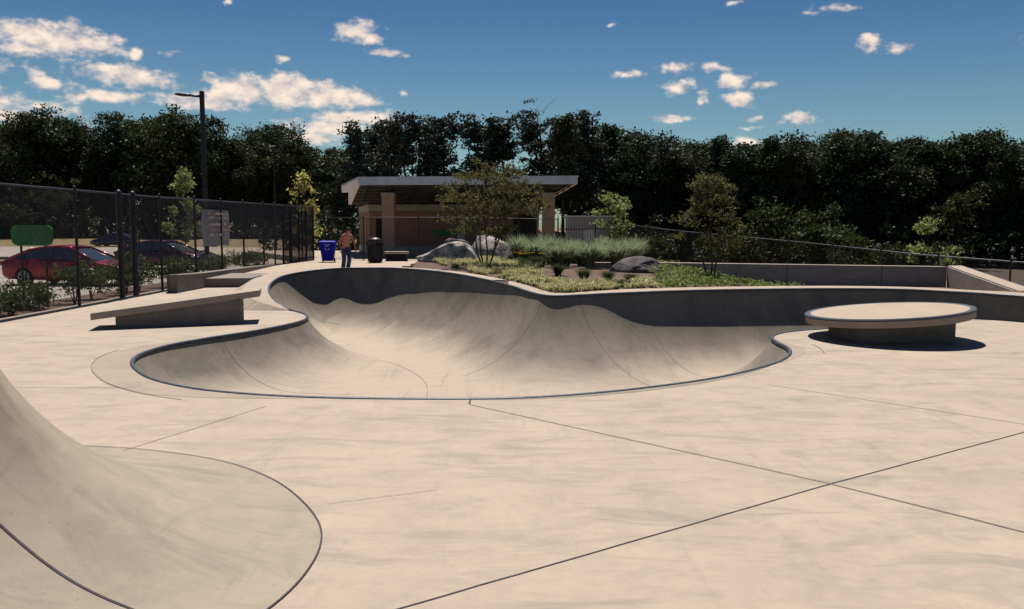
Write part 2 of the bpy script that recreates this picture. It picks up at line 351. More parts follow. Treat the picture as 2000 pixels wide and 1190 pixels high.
# ------------------------------------------------------------ bowl geometry
def catmull(pts, step):
    pts = [np.array(p, float) for p in pts]; out_ = []
    for i in range(len(pts) - 1):
        p0 = pts[max(i-1, 0)]; p1 = pts[i]; p2 = pts[i+1]; p3 = pts[min(i+2, len(pts)-1)]
        t0, t1 = 0, np.linalg.norm(p1-p0)**.5; t1 = max(t1, 1e-3); t2 = t1 + np.linalg.norm(p2-p1)**.5; t3 = t2 + max(np.linalg.norm(p3-p2)**.5, 1e-3)
        n = max(2, int(np.linalg.norm(p2 - p1) / step) + 1)
        for t in np.linspace(t1, t2, n, endpoint=False):
            A1 = (t1-t)/(t1-t0)*p0+(t-t0)/(t1-t0)*p1; A2 = (t2-t)/(t2-t1)*p1+(t-t1)/(t2-t1)*p2; A3 = (t3-t)/(t3-t2)*p2+(t-t2)/(t3-t2)*p3
            B1 = (t2-t)/(t2-t0)*A1+(t-t0)/(t2-t0)*A2; B2 = (t3-t)/(t3-t1)*A2+(t-t1)/(t3-t1)*A3
            out_.append((t2-t)/(t2-t1)*B1+(t-t1)/(t2-t1)*B2)
    out_.append(pts[-1]); a = np.array(out_)
    d = np.r_[0, np.cumsum(np.linalg.norm(np.diff(a, axis=0), axis=1))]
    s = np.linspace(0, d[-1], max(2, int(d[-1] / step)))
    return np.stack([np.interp(s, d, a[:, k]) for k in range(a.shape[1])], 1)
rim_px = [ # front, from the right cusp leftwards along the near lip, round the left, the tip, the left pocket, the back wall
 (1700,639,0),(1640,641,0),(1600,644,0),(1560,647,0),(1530,651,0),(1513,656,0),(1510,662,0),(1520,669,0),(1538,678,0),(1545,690,0),(1530,704,0),(1480,721,0),(1400,739,0),(1300,754,0),
 (1200,765.5,0),(1100,774,0),(1000,779,0),(918,780.5,0),(760,780,0),(600,777,0),(480,770.5,0),(380,760.5,0),(300,743,0),(265,724,0),(256,708,0),
 (272,692,0),(325,675,0),(400,661,0),(500,645.5,0),(560,634,0),(590,626,0),(599,619,0),(590,612,.01),(562,603,.04),(536,587,.20),(524,567,.38),(533,549,.53),
 (560,537,.62),(600,529.5,.70),(650,525,.76),(700,523.7,.80),(760,523.7,.82),(820,527,.82),(880,533.5,.80),(940,544,.75),(1000,558.5,.68),(1040,571.5,.62),(1068,577,.60),(1100,577.5,.60),
 (1200,573,.60),(1350,567.5,.60),(1500,565,.60),(1650,564,.60),(1780,566,.59),(1860,570,.57)]
rim = catmull([tuple(G(*p)) for p in rim_px], .05)
RB, DB = 2.1, .95
# right wall that stands on the deck
wall_r = catmull([tuple(G(*p)) for p in [(1860,570,.57),(1930,574,.55),(2000,579,.54),(2120,590,.52),(2300,604,.5),(2600,628,.48)]], .1)
def inside(poly, X, Y):
    ins = np.zeros(X.shape, bool); n = len(poly); x0, y0 = poly[-1][:2]
    for i in range(n):
        x1, y1 = poly[i][:2]
        c = ((y1 > Y) != (y0 > Y)) & (X < (x0 - x1) * (Y - y1) / (y0 - y1 + 1e-12) + x1)
        ins ^= c; x0, y0 = x1, y1
    return ins
# close the cusp
cl = np.linspace(rim[-1], rim[0], 30)[1:-1]; cl[:, 2] = 0
cl2 = catmull([tuple(rim[-1]), (9.35, 17.55, 0), (8.6, 17.05, 0), tuple(rim[0])], .05)[1:-1]; cl2[:, 2] = 0
loop = np.vstack([rim, cl2])
def bowl_z(X, Y, withn=False):
    Z = np.full(X.shape, -DB); NX = np.zeros(X.shape); NY = np.zeros(X.shape)
    samp = loop; RR = 1.82 + (RB - 1.82) * np.clip(samp[:, 2] / .5, 0, 1); RR = RR + 1.0 * np.exp(-((samp[:, 0] - 1.25) / .85)**2) * (samp[:, 2] > .4); h = np.minimum(samp[:, 2] + DB, RR * .98); Lh = np.sqrt(RR**2 - (RR - h)**2)
    for a in range(0, len(X), 4000):
        x = X[a:a+4000, None]; y = Y[a:a+4000, None]
        dx = x - samp[None, :, 0]; dy = y - samp[None, :, 1]; d = np.sqrt(dx*dx + dy*dy) + 1e-9
        u = np.clip(Lh[None, :] - d, 0, RR[None, :] * .999); g = RR[None, :] - np.sqrt(RR[None, :]**2 - u*u)
        k = np.argmax(g, 1); r = np.arange(len(k)); gz = g[r, k]; uu = u[r, k]
        rk = RR[k]; sl_ = -uu / np.sqrt(rk*rk - uu*uu)
        Z[a:a+4000] = -DB + gz; NX[a:a+4000] = -sl_ * dx[r, k] / d[r, k]; NY[a:a+4000] = -sl_ * dy[r, k] / d[r, k]
    if withn:
        nn = np.stack([NX, NY, np.ones_like(NX)], 1); nn /= np.linalg.norm(nn, axis=1)[:, None]; return Z, nn
    return Z
def grid_region(x0, x1, y0, y1, st):
    xs = np.arange(x0, x1, st); ys = np.arange(y0, y1, st)
    GX, GY = np.meshgrid(xs, ys); nx, ny = len(xs), len(ys)
    idx = np.arange(nx * ny).reshape(ny, nx)
    Fq = np.stack([idx[:-1, :-1].ravel(), idx[:-1, 1:].ravel(), idx[1:, 1:].ravel(), idx[1:, :-1].ravel()], 1)
    return GX.ravel(), GY.ravel(), Fq
def nearest(samp, X, Y):
    D = np.zeros(len(X)); K = np.zeros(len(X), int)
    for a in range(0, len(X), 4000):
        d = (X[a:a+4000, None] - samp[None, :, 0])**2 + (Y[a:a+4000, None] - samp[None, :, 1])**2
        K[a:a+4000] = np.argmin(d, 1); D[a:a+4000] = np.sqrt(d.min(1))
    return D, K
GX, GY, FQ = grid_region(-7.2, 10.3, 9.3, 26.0, .05)
ins = inside(loop, GX, GY); keep = ins[FQ].any(1); FQ = FQ[keep]
used = np.unique(FQ); remap = np.full(len(GX), -1); remap[used] = np.arange(len(used)); FQ = remap[FQ]
vx, vy, vin = GX[used].copy(), GY[used].copy(), ins[used]
o_ = ~vin; D_, K_ = nearest(loop, vx[o_], vy[o_]); vx[o_] = loop[K_, 0]; vy[o_] = loop[K_, 1]
Z_, NNb = bowl_z(vx, vy, True); Z_[o_] = loop[K_, 2]
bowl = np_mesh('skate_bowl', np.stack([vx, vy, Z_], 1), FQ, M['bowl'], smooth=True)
tag(bowl, kind='structure')
try:
    bowl.data.normals_split_custom_set_from_vertices([tuple(v) for v in NNb]) if len(bowl.data.vertices) == len(NNb) else None
except Exception as e: print('normals', e)
# outward-pointing normal of the rim
def rim_normals(r):
    t = np.gradient(r[:, :2], axis=0); t /= np.linalg.norm(t, axis=1)[:, None] + 1e-9
    n = np.stack([t[:, 1], -t[:, 0]], 1)
    c = r[:, :2] + n * .05; s = inside(loop, c[:, 0], c[:, 1])
    n[s] *= -1
    return n
RN = rim_normals(rim)
# coping pipe
MB().tube([(p[0] - n[0] * .012, p[1] - n[1] * .012, p[2] - .012) for p, n in zip(rim[12:], RN[12:])] + [(p[0], p[1] - .012, p[2] - .012) for p in wall_r[1:]], .032, 10).build('coping', M['coping'], bowl, smooth=True)
# the exact top of the transition, trowelled under the coping
ss_ = np.array([0, .02, .05, .09, .14, .2]); LV = []; LN = []
for k in range(0, len(rim), 2):
    q = rim[k]; n = -RN[k]; xs_ = q[0] + n[0] * ss_; ys_ = q[1] + n[1] * ss_; z_, n_ = bowl_z(xs_, ys_, True)
    off = np.array([.003, .003, .003, .002, .001, -.002])[:, None]; LV.append(np.stack([xs_, ys_, z_], 1) + n_ * off); n_[0] = n_[1]; LN.append(n_)
nr = len(LV); LV = np.vstack(LV); LN = np.vstack(LN); id_ = np.arange(nr * 6).reshape(nr, 6)
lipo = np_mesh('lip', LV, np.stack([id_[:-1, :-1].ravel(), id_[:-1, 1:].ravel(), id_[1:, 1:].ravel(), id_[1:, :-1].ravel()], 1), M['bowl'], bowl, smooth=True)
lipo.data.flip_normals()
if lipo.data.polygons[300].normal.z < 0: lipo.data.flip_normals()
lipo.data.normals_split_custom_set_from_vertices([tuple(v) for v in LN])
# wall on deck to the right (steep transition)
hh = .0
rings = []
for p in np.vstack([rim[-16:], wall_r[1:]]):
    h = p[2] + DB; Lr = math.sqrt(RB**2 - (RB - h)**2); r = []
    for k in range(9):
        z = p[2] * (1 - k / 8) - (.05 if k == 8 else 0); uu = math.sqrt(max(0, RB**2 - (RB - (z + DB))**2)); r.append(Vector((p[0], p[1] - (Lr - uu) * -1 - 0, z)) if False else Vector((p[0] + .1*(Lr-uu), p[1] - (Lr - uu), z)))
    rings.append(r)
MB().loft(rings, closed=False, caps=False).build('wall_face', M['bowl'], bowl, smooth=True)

# seams poured into the bowl: run along the rim normal
def proj(p):
    v = Vector(p) - Vector((0, 0, HCAM)); f = Vector((0, math.cos(PITCH), -math.sin(PITCH))); u = Vector((0, math.sin(PITCH), math.cos(PITCH)))
    d = v.dot(f); return 1000 + F * v.x / d, 595 - F * v.dot(u) / d
RPX = np.array([proj(p) for p in rim])
def strip(mb, pts, nrm, wd, off, mi=0):
    vs = []
    for i, p in enumerate(pts):
        t = (pts[min(i+1, len(pts)-1)] - pts[max(i-1, 0)]).normalized(); s = t.cross(nrm[i]).normalized() * wd / 2
        vs += [p + s + nrm[i] * off, p - s + nrm[i] * off]
    mb.add(vs, [(2*i, 2*i+1, 2*i+3, 2*i+2) for i in range(len(pts) - 1)], mi)
sm = MB()
def bowl_line(xy):
    xy = np.array(xy); z, n = bowl_z(xy[:, 0], xy[:, 1], True)
    strip(sm, [Vector((a[0], a[1], c)) for a, c in zip(xy, z)], [Vector(v) for v in n], .009, .004)
for (px, py, ln_, bend) in [(815,527,2.9,.0),(575,533,1.9,.0),(1062,576,1.9,-.3),(1130,576,2.3,.1),(1255,571,2.8,.3),(430,656,2.7,.5),(1640,564,2.0,0)]:
    k = int(np.argmin((RPX[:, 0] - px)**2 + (RPX[:, 1] - py)**2)); q = rim[k, :2]; n = -RN[k]; t = np.array([-n[1], n[0]])
    bowl_line([q + n * s + t * bend * (s / ln_)**2 for s in np.linspace(.05, ln_, 40)])
arc = catmull([tuple(G(*p, -DB))[:2] for p in [(700,697),(760,708),(810,730),(833,752),(828,790),(790,830)]], .08)
bowl_line(arc)
sm.build('seam', M['joint_soft'], bowl)

# ------------------------------------------------------------ deck
dk = [(-10.7,-6),(17,-6),(17,31),(-10.7,31)]
lp = loop[::2, :2]
pts = [Vector(p) for p in dk] + [Vector((p[0], p[1])) for p in lp]
n0 = 4; nl = len(lp)
edges = [(i, (i+1) % 4) for i in range(4)] + [(n0 + i, n0 + (i+1) % nl) for i in range(nl)]
rv, re, rf, *_ = delaunay_2d_cdt(pts, edges, [], 0, 1e-6)
V = [(v.x, v.y, 0) for v in rv]
cx = np.array([[sum(rv[i].x for i in f) / 3, sum(rv[i].y for i in f) / 3] for f in rf])
ii = inside(lp, cx[:, 0], cx[:, 1])
io = inside(dk, cx[:, 0], cx[:, 1])
dm = MB(); dm.add(V, [f if True else f for f, a, b in zip(rf, ii, io) if (not a) and b])
# joints laid on the deck
UP = Vector((0, 0, 1))
def flat_line(pxs, wd, mi, smooth=False, z=.0):
    ps = [G(px, py, 0) for px, py in pxs]
    if smooth: ps = [Vector((a[0], a[1], 0)) for a in catmull([tuple(p)[:2] for p in ps], .06)]
    else:
        a, b = ps[0], ps[-1]; n = max(2, int((b - a).length / .25)); ps = [a.lerp(b, i / n) for i in range(n + 1)]
        sd_ = random.Random(int(pxs[0][0])); ps = [p + Vector((sd_.uniform(-.003, .003), sd_.uniform(-.003, .003), 0)) for p in ps]
    strip(dm, ps, [UP] * len(ps), wd, .004 + z, mi)
flat_line([(700,1213),(1625,945)], .012, 1); flat_line([(1625,945),(2560,695)], .013, 1)
flat_line([(918,791),(1625,946)], .013, 2, z=.0015); flat_line([(1626,947),(3600,1439)], .013, 1, z=.0015)
flat_line([(100,925),(520,794)], .009, 2, z=.0015); flat_line([(640,985),(850,958)], .005, 2, z=.0015)
flat_line([(1500,752),(2700,937)], .012, 2, z=.001)
flat_line([(0,757),(260,758)], .010, 2)
def rim_off(px0, px1, off):
    k0 = int(np.argmin((RPX[:, 0]-px0[0])**2 + (RPX[:, 1]-px0[1])**2)); k1 = int(np.argmin((RPX[:, 0]-px1[0])**2 + (RPX[:, 1]-px1[1])**2))
    a, b = sorted((k0, k1)); q = rim[a:b:3, :2] + RN[a:b:3] * off
    strip(dm, [Vector((x, y, 0)) for x, y in q], [UP] * len(q), .014, .0055, 2)
rim_off((420,765), (300,682), .52); rim_off((1546,690), (1528,672), .5)
k = int(np.argmin((RPX[:, 0]-918)**2 + (RPX[:, 1]-780)**2)); q = rim[k, :2]
strip(dm, [Vector((q[0], q[1] - .05, 0)), Vector((q[0], q[1] - .26, 0))], [UP, UP], .02, .006, 1)
def ring(px0, px1, o0, o1, mi):
    k0 = int(np.argmin((RPX[:, 0]-px0[0])**2 + (RPX[:, 1]-px0[1])**2)); k1 = int(np.argmin((RPX[:, 0]-px1[0])**2 + (RPX[:, 1]-px1[1])**2))
    a, b = sorted((k0, k1)); ks_ = list(range(a, b, 3)); vs = []
    for i, k in enumerate(ks_):
        f_ = min(1, i / 12, (len(ks_) - 1 - i) / 12); q = rim[k, :2]; n = RN[k]; vs += [(q[0]+n[0]*.02, q[1]+n[1]*.02, .0025), (q[0]+n[0]*(.03+(o1-.03)*f_), q[1]+n[1]*(.03+(o1-.03)*f_), .0025)]
    dm.add(vs, [(2*i, 2*i+1, 2*i+3, 2*i+2) for i in range(len(ks_)-1)], mi)
ring((600,777), (420,663), 0, .5, 4); ring((925,780), (1500,714), 0, .13, 5); ring((1512,710), (1512,660), 0, .30, 4)
# slab edge to the ground on the left
dm.box((-10.95,-6,-.3),(-10.70,33,-.004), mi=3)
deck = dm.build('concrete_deck', [M['deck'], M['joint'], M['joint_soft'], M['wallc'], M['ring'], M['ring_dark']])
kb = MB().box((-10.99,-6,-.2),(-10.74,33,.035)).build('edge_curb', M['ledge']); tag(kb, kind='structure'); tag(deck, kind='structure')
# wear band in the concrete round the coping
wb = MB(); ks = list(range(0, len(rim), 4)); 

# ------------------------------------------------------------ raised band of concrete round the back rim
kb0 = int(np.argmin((RPX[:, 0]-562)**2 + (RPX[:, 1]-603)**2))
back = np.vstack([rim[kb0:], wall_r[1:]])
bpx = np.array([proj(p)[0] for p in back]); hipk = int(np.argmin(np.abs(bpx[60:] - 1060))) + 60
bandw = np.interp(np.arange(len(back)), [0, 14, 34, 70, 100, hipk - 20, hipk + 10, hipk + 50, len(back)-1], [.12, .45, .62, .62, .5, .36, .45, .85, .9])
bX, bY = back[hipk+10:, 0], back[hipk+10:, 1]
GX, GY, FQ = grid_region(-8.4, 16.5, 15.5, 27.2, .08)
D_, K_ = nearest(back, GX, GY)
insb = inside(loop, GX, GY)
# side test for the right wall: in front of it is the deck
front = (GX > bX[0]) & (GY < np.interp(GX, bX, bY))
# the tip region and everything nearer than the back rim is not band
tipx = rim[kb0, 0]
notb = (GY < rim[kb0, 1] - .05) & (GX < 0)
W_ = bandw[K_]
ok = (~insb) & (~front) & (D_ < W_) & (~notb)
FK = FQ[ok[FQ].sum(1) >= 1]
bad = (insb | front)
used = np.unique(FK); remap = np.full(len(GX), -1); remap[used] = np.arange(len(used)); F2 = remap[FK]
vx, vy = GX[used].copy(), GY[used].copy(); d2, k2, b2 = D_[used], K_[used], bad[used]
o_ = b2; vx[o_] = back[k2[o_], 0]; vy[o_] = back[k2[o_], 1]
o2 = (~b2) & (d2 > bandw[k2]); s_ = bandw[k2[o2]] / d2[o2]
vx[o2] = back[k2[o2], 0] + (vx[o2] - back[k2[o2], 0]) * s_; vy[o2] = back[k2[o2], 1] + (vy[o2] - back[k2[o2], 1]) * s_
vz = back[k2, 2] + .003
band = np_mesh('rim_deck', np.stack([vx, vy, vz], 1), F2, M['ledge'], smooth=True); tag(band, kind='structure')
bm = bmesh.new(); bm.from_mesh(band.data)
be = [e for e in bm.edges if e.is_boundary]
rr = bmesh.ops.extrude_edge_only(bm, edges=be)
for v in [g for g in rr['geom'] if isinstance(g, bmesh.types.BMVert)]:
    dd, kk = nearest(back, np.array([v.co.x]), np.array([v.co.y]))
    if dd[0] < .06: v.co.z -= .03
    elif kk[0] < 62 and v.co.x < -3:
        n_ = Vector((v.co.x - back[kk[0], 0], v.co.y - back[kk[0], 1], 0)).normalized() * (v.co.z * 1.7); v.co.x += n_.x; v.co.y += n_.y; v.co.z = -.01
    else: v.co.z = -.1
for e in bm.edges:
    if len(e.link_faces) == 2 and e.calc_face_angle(0) > .5: e.smooth = False
bmesh.ops.recalc_face_normals(bm, faces=bm.faces); bm.to_mesh(band.data); bm.free()

# ------------------------------------------------------------ quarter pipe at the lower left
foot = catmull([(-9.8,8.25),(-6.5,8.1),tuple(G(110,870))[:2],tuple(G(270,878))[:2],tuple(G(430,901))[:2],tuple(G(530,936))[:2],tuple(G(600,990))[:2],
                tuple(G(628,1042))[:2],tuple(G(608,1105))[:2],tuple(G(525,1190))[:2],(-1.62,3.6),(-2.2,2.5),(-3.1,1.2),(-4.4,-.6),(-6,-2.2),(-9.8,-3.2)], .04)
fpoly = np.vstack([foot, [[-9.8, -3.2], [-9.8, 8.25]]])
GX, GY, FQ = grid_region(-9.85, -.9, -3.4, 8.5, .05)
ins = inside(fpoly, GX, GY); FK = FQ[ins[FQ].any(1)]
used = np.unique(FK); remap = np.full(len(GX), -1); remap[used] = np.arange(len(used)); F2 = remap[FK]
vx, vy, vi = GX[used].copy(), GY[used].copy(), ins[used]; d2, k2 = nearest(foot, vx, vy); RM = 2.08
def mound_f(d): 
    u = np.clip(d, 0, 1.98); return .003 + RM - np.sqrt(RM**2 - u**2)
o_ = ~vi; vx[o_] = np.maximum(foot[k2[o_], 0], -9.8); vy[o_] = foot[k2[o_], 1]; d2[o_] = 0
vz = mound_f(d2)
u = np.clip(d2, 0, 1.98); slp = u / np.sqrt(RM**2 - u**2) * (d2 < 1.98)
dirx = (vx - foot[k2, 0]) / (d2 + 1e-9); diry = (vy - foot[k2, 1]) / (d2 + 1e-9)
nn = np.stack([-slp * dirx, -slp * diry, np.ones_like(slp)], 1); nn /= np.linalg.norm(nn, axis=1)[:, None]
mound = np_mesh('quarter_pipe', np.stack([vx, vy, vz], 1), F2, M['mound'], smooth=True); tag(mound, kind='structure')
if len(mound.data.vertices) == len(nn): mound.data.normals_split_custom_set_from_vertices([tuple(v) for v in nn])
jm = MB(); fp = foot[60:-60:2]
strip(jm, [Vector((a[0], a[1], .0045)) for a in fp], [UP] * len(fp), .012, .004)
# a seam that climbs the quarter pipe
q0 = G(262,1192,.28); q1 = G(-10,1017,.75)
ln = []
for t in np.linspace(-.6, 1.3, 50):
    # follow the pixels on the curved face
    x_ = 262 + (-10 - 262) * t; y_ = 1192 + (1017 - 1192) * t + 22 * math.sin(math.pi * min(max(t, 0), 1))
    z = .3
    for _ in range(30):
        g = G(x_, y_, z); dd, kk = nearest(foot, np.array([g.x]), np.array([g.y]))
        z = .6 * z + .4 * float(mound_f(dd)[0])
    ln.append(G(x_, y_, z))
nn_ = []
for p in ln:
    dd, kk = nearest(foot, np.array([p.x]), np.array([p.y])); u = min(float(dd[0]), 1.98); s_ = u / math.sqrt(RM**2 - u*u); q = foot[kk[0]]
    nn_.append(Vector((-s_ * (p.x - q[0]) / (u+1e-6), -s_ * (p.y - q[1]) / (u+1e-6), 1)).normalized())
strip(jm, ln, nn_, .014, .004)
jm.build('seam', M['joint'], mound)

# ------------------------------------------------------------ round and slanted ledges
c0 = Vector((6.72, 15.1, 0)); 
pl = P(1572,613,15.57); pr = P(1905,600,14.66); ctr = (pl + pr) / 2; ctr.z -= .0
rad = (Vector((pr.x, pr.y, 0)) - Vector((pl.x, pl.y, 0))).length / 2
ax = (pr - pl).normalized(); ay = Vector((-.30, .95, -.035)); ay = (ay - ax * ay.dot(ax)).normalized(); azv = ax.cross(ay)
Md = Matrix((ax, ay, azv)).transposed().to_4x4(); Md.translation = ctr
e = empty('round_ledge', (ctr.x, ctr.y, 0), 'low concrete disc table tilted on a block plinth, right of the bowl', 'skate ledge')
inv = Matrix.Translation(-Vector((ctr.x, ctr.y, 0)))
Mx = inv @ Md
MB().lathe([(rad-.012,-.145),(rad,-.13),(rad,-.035)], 96, Mx).build('top', M['ledge'], e, autos=.6)
MB().lathe([(rad-.09,-.036),(rad-.09,.004)], 96, Mx).build('top_surface', M['plaza'], e, autos=.6)
MB().lathe([(rad-.088,-.034),(rad+.012,-.034),(rad+.016,-.01),(rad+.004,.006),(rad-.02,.008),(rad-.088,.002)], 96, Mx).build('rim', M['coping'], e, autos=.6)
a, b, c = G(1684,672), G(1866,670), G(1617,655.5); dv = (c - a); base = [(p.x - ctr.x, p.y - ctr.y) for p in (a, b, b + dv, c)]
def ztop(x, y): # underside of the disc
    n = Mx.to_3x3() @ Vector((0, 0, 1)); p0 = Mx @ Vector((0, 0, -.14)); return p0.z - (n.x * (x - p0.x) + n.y * (y - p0.y)) / n.z
vs_ = [(x, y, 0) for x, y in base] + [(x, y, ztop(x, y)) for x, y in base]
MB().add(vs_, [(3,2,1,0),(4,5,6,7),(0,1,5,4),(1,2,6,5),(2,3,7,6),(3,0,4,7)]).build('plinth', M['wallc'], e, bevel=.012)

sa, sb = P(176,612.5,16.25), P(507,567,17.55); 
e = empty('slanted_ledge', ((sa.x+sb.x)/2, (sa.y+sb.y)/2+.4, 0), 'long thin concrete slab ramping up to the right on a block plinth', 'skate ledge')
o0 = Vector(e.location); dx = (sb - sa).normalized(); wv = Vector((-.25, .97, .0)).normalized() * .95
th = Vector((0, 0, -.135))
q = [sa, sb, sb + wv, sa + wv]; vs_ = [p + th - o0 for p in q] + [p - o0 for p in q]
MB().add(vs_, [(3,2,1,0),(4,5,6,7),(0,1,5,4),(1,2,6,5),(2,3,7,6),(3,0,4,7)]).build('slab', M['ledge'], e, bevel=.01)
a, b = G(226,642), G(473,632.5); wv2 = wv * .75
def slabz(p): t = ((p - sa).x) / (sb - sa).x; return (sa.z + (sb.z - sa.z) * t) - .13
q = [a, b, b + wv2, a + wv2]
vs_ = [p - o0 for p in q] + [Vector((p.x, p.y, slabz(p))) - o0 for p in q]
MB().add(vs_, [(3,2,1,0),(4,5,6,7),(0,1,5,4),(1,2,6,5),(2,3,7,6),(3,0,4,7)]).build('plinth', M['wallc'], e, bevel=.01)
# little wedge behind the slab's high end
a = G(483,597); bq = G(513,601)
mbw = MB(); mbw.add([a, bq, a + Vector((.30,.8,0)), a + Vector((-.02,.55,.0)), a + Vector((.06,.25,.24)), a + Vector((.02,.55,.24))], [(0,1,4),(1,2,5,4),(2,3,5),(3,0,4,5),(0,3,2,1)])
o = mbw.build('concrete_wedge', M['ledge']); tag(o, 'tiny pointed concrete wedge on the deck behind the slanted slab', 'wedge')

# ------------------------------------------------------------ ground, parking, plaza
def ghz(x, y):
    def ss(a, b, t): t = min(max((t - a) / (b - a), 0), 1); return t * t * (3 - 2 * t)
    return -.32 - 1.0 * ss(6, 19, x) * ss(18, 30, y) - .5 * ss(22, 60, x) + (.5 + .7 * ss(0, -20, x)) * ss(70, 140, y) + .06 * noise.noise(Vector((x * .08, y * .08, 0)))
xs = np.unique(np.r_[np.linspace(-60, 70, 66), np.linspace(-1500, -60, 14), np.linspace(70, 1500, 14)]); ys = np.unique(np.r_[np.linspace(-40, 130, 70), np.linspace(130, 2500, 14)])
gv = [(x, y, ghz(x, y) - (1.6 if -8.5 < x < 12 and 6 < y < 28 else 0)) for y in ys for x in xs]; nx = len(xs)
gf = [(j*nx+i, j*nx+i+1, (j+1)*nx+i+1, (j+1)*nx+i) for j in range(len(ys)-1) for i in range(nx-1)]
g = MB().add(gv, gf).build('ground', M['grass'], smooth=True); tag(g, kind='structure')
lot = MB().prism([(-60,6),(-13.2,6),(-13.2,47),(-60,47)], -.35, -.16).build('parking_lot', M['lot']); tag(lot, kind='structure')
mk = MB()
for i in range(9): mk.box((-24, 14 + i*2.9, -.158), (-19.5 - 5.2 + 4.6, 14.1 + i*2.9, -.156))
o = mk.build('bay_markings', M['line']); tag(o, kind='structure')
rd = MB().prism([(-130,60),(-26,60),(-30,92),(-130,92)], -.35, -.12).build('far_road', M['lot']); tag(rd, kind='structure')
pth = catmull([(-20.5,47),(-18.8,52),(-16.5,56),(-14.8,54),(-13.6,50),(-13.0,46)], .5)
mk = MB(); mk.prism([tuple(G(390,478,-.15))[:2], tuple(G(410,492,-.15))[:2], tuple(G(480,520,-.15))[:2], tuple(G(640,520,-.15))[:2], tuple(G(540,492,-.15))[:2], tuple(G(470,478,-.15))[:2]], -.33, -.13)
o = mk.build('footpath', M['plaza']); tag(o, kind='structure')
bed = MB().box((-13.2,-6,-.33),(-10.96,47,-.1)).build('mulch_bed', M['mulch']); tag(bed, kind='structure')
pz = MB(); pz.prism([(-10.95,31.02),(2.2,31.02),(2.2,47),(5.5,64),(-20,64),(-10.95,47)], -.3, .2)
o = pz.build('plaza', M['plaza']); tag(o, kind='structure')

litx = [(x, y, ghz(x, y) + .04) for y in np.linspace(29, 71, 30) for x in np.linspace(15.5, 90, 40)]
lt = MB().add(litx, [(j*40+i, j*40+i+1, (j+1)*40+i+1, (j+1)*40+i) for j in range(29) for i in range(39)]).build('scrub_ground', M['litter'], smooth=True); tag(lt, kind='structure')
ffv = [(x, y, ghz(x, y) + .05) for y in np.linspace(70, 200, 27) for x in np.linspace(-150, 150, 41)]
ff = MB().add(ffv, [(j*41+i, j*41+i+1, (j+1)*41+i+1, (j+1)*41+i) for j in range(26) for i in range(40) if not (-150 + 7.5*i < -20 and 70 + 5*j < 112)]).build('forest_floor', M['litter'], smooth=True); tag(ff, kind='structure')
# garden mound
def gz(x, y):
    def ss(a, b, t): t = min(max((t - a) / (b - a), 0), 1); return t * t * (3 - 2 * t)
    z = .58 + .16 * ss(19, 25, y) + .12 * ss(3, -2, x) + .03 * noise.noise(Vector((x * .7, y * .7, 3)))
    r_ = ss(4.2, 8, x); return z * (1 - r_) + r_ * (.56 - .36 * ss(18.6, 22.5, y) + .02 * noise.noise(Vector((x, y, 5))))
GX, GY, FQ = grid_region(-3.4, 13.0, 17.0, 31.0, .16)
D_, K_ = nearest(back, GX, GY); insb = inside(loop, GX, GY)
front = (GX > bX[0]) & (GY < np.interp(GX, bX, bY))
farlim = np.interp(GX, [-3.4, 3, 4.5, 13.1], [31, 31, 25.4, 25.4])
leftlim = GX > np.interp(GY, [22, 26, 31], [-2.9, -3.1, -3.3])
ok = (~insb) & (~front) & (D_ > bandw[K_] - .3) & (GY < farlim) & leftlim
FK = FQ[ok[FQ].all(1)]
GZ = np.array([gz(a, b) if k else 0 for a, b, k in zip(GX, GY, ok)])
edge = np.clip((D_ - bandw[K_]) / .6, 0, 1); GZ = (back[K_, 2] - .02) * (1 - edge) + GZ * edge
used = np.unique(FK); remap = np.full(len(GX), -1); remap[used] = np.arange(len(used))
gm = np_mesh('garden_bed', np.stack([GX[used], GY[used], GZ[used]], 1), remap[FK], M['mulch'], smooth=True); tag(gm, kind='structure')
bm = bmesh.new(); bm.from_mesh(gm.data); be = [e for e in bm.edges if e.is_boundary]; rr = bmesh.ops.extrude_edge_only(bm, edges=be)
for v in [q for q in rr['geom'] if isinstance(q, bmesh.types.BMVert)]: v.co.z = -.2
bmesh.ops.recalc_face_normals(bm, faces=bm.faces); bm.to_mesh(gm.data); bm.free()
def garden_z(x, y):
    dd, kk = nearest(back, np.array([x]), np.array([y])); t = min(max((dd[0] - bandw[kk[0]]) / .6, 0), 1)
    return (back[kk[0], 2] - .02) * (1 - t) + gz(x, y) * t

# ------------------------------------------------------------ low walls
def wall(name, pts, wd, label, cat='wall', z0=-.2, mat='wallc', bev=.015):   # pts: (x,y,ztop), front line; wd to the back
    n = len(pts); fr = [Vector(p) for p in pts]; bk = []
    for i in range(n):
        t = (fr[min(i+1, n-1)] - fr[max(i-1, 0)]); t.z = 0; t.normalize(); bk.append(fr[i] + Vector((-t.y, t.x, 0)) * wd)
    rings = [[Vector((f.x, f.y, z0)), f, b, Vector((b.x, b.y, z0))] for f, b in zip(fr, bk)]
    o = MB().loft(rings).build(name, M[mat], bevel=bev); return tag(o, label, cat)
w0, w1 = P(1280,513,25.4), P(1850,521,25.4)
bw = wall('retaining_wall', [(w0.x-2.0, 25.4, w0.z), (w0.x, 25.4, w0.z), (w1.x, 25.4, w1.z)], .32, 'long level grey concrete wall behind the right part of the garden', z0=-.6, mat='pale_wall')
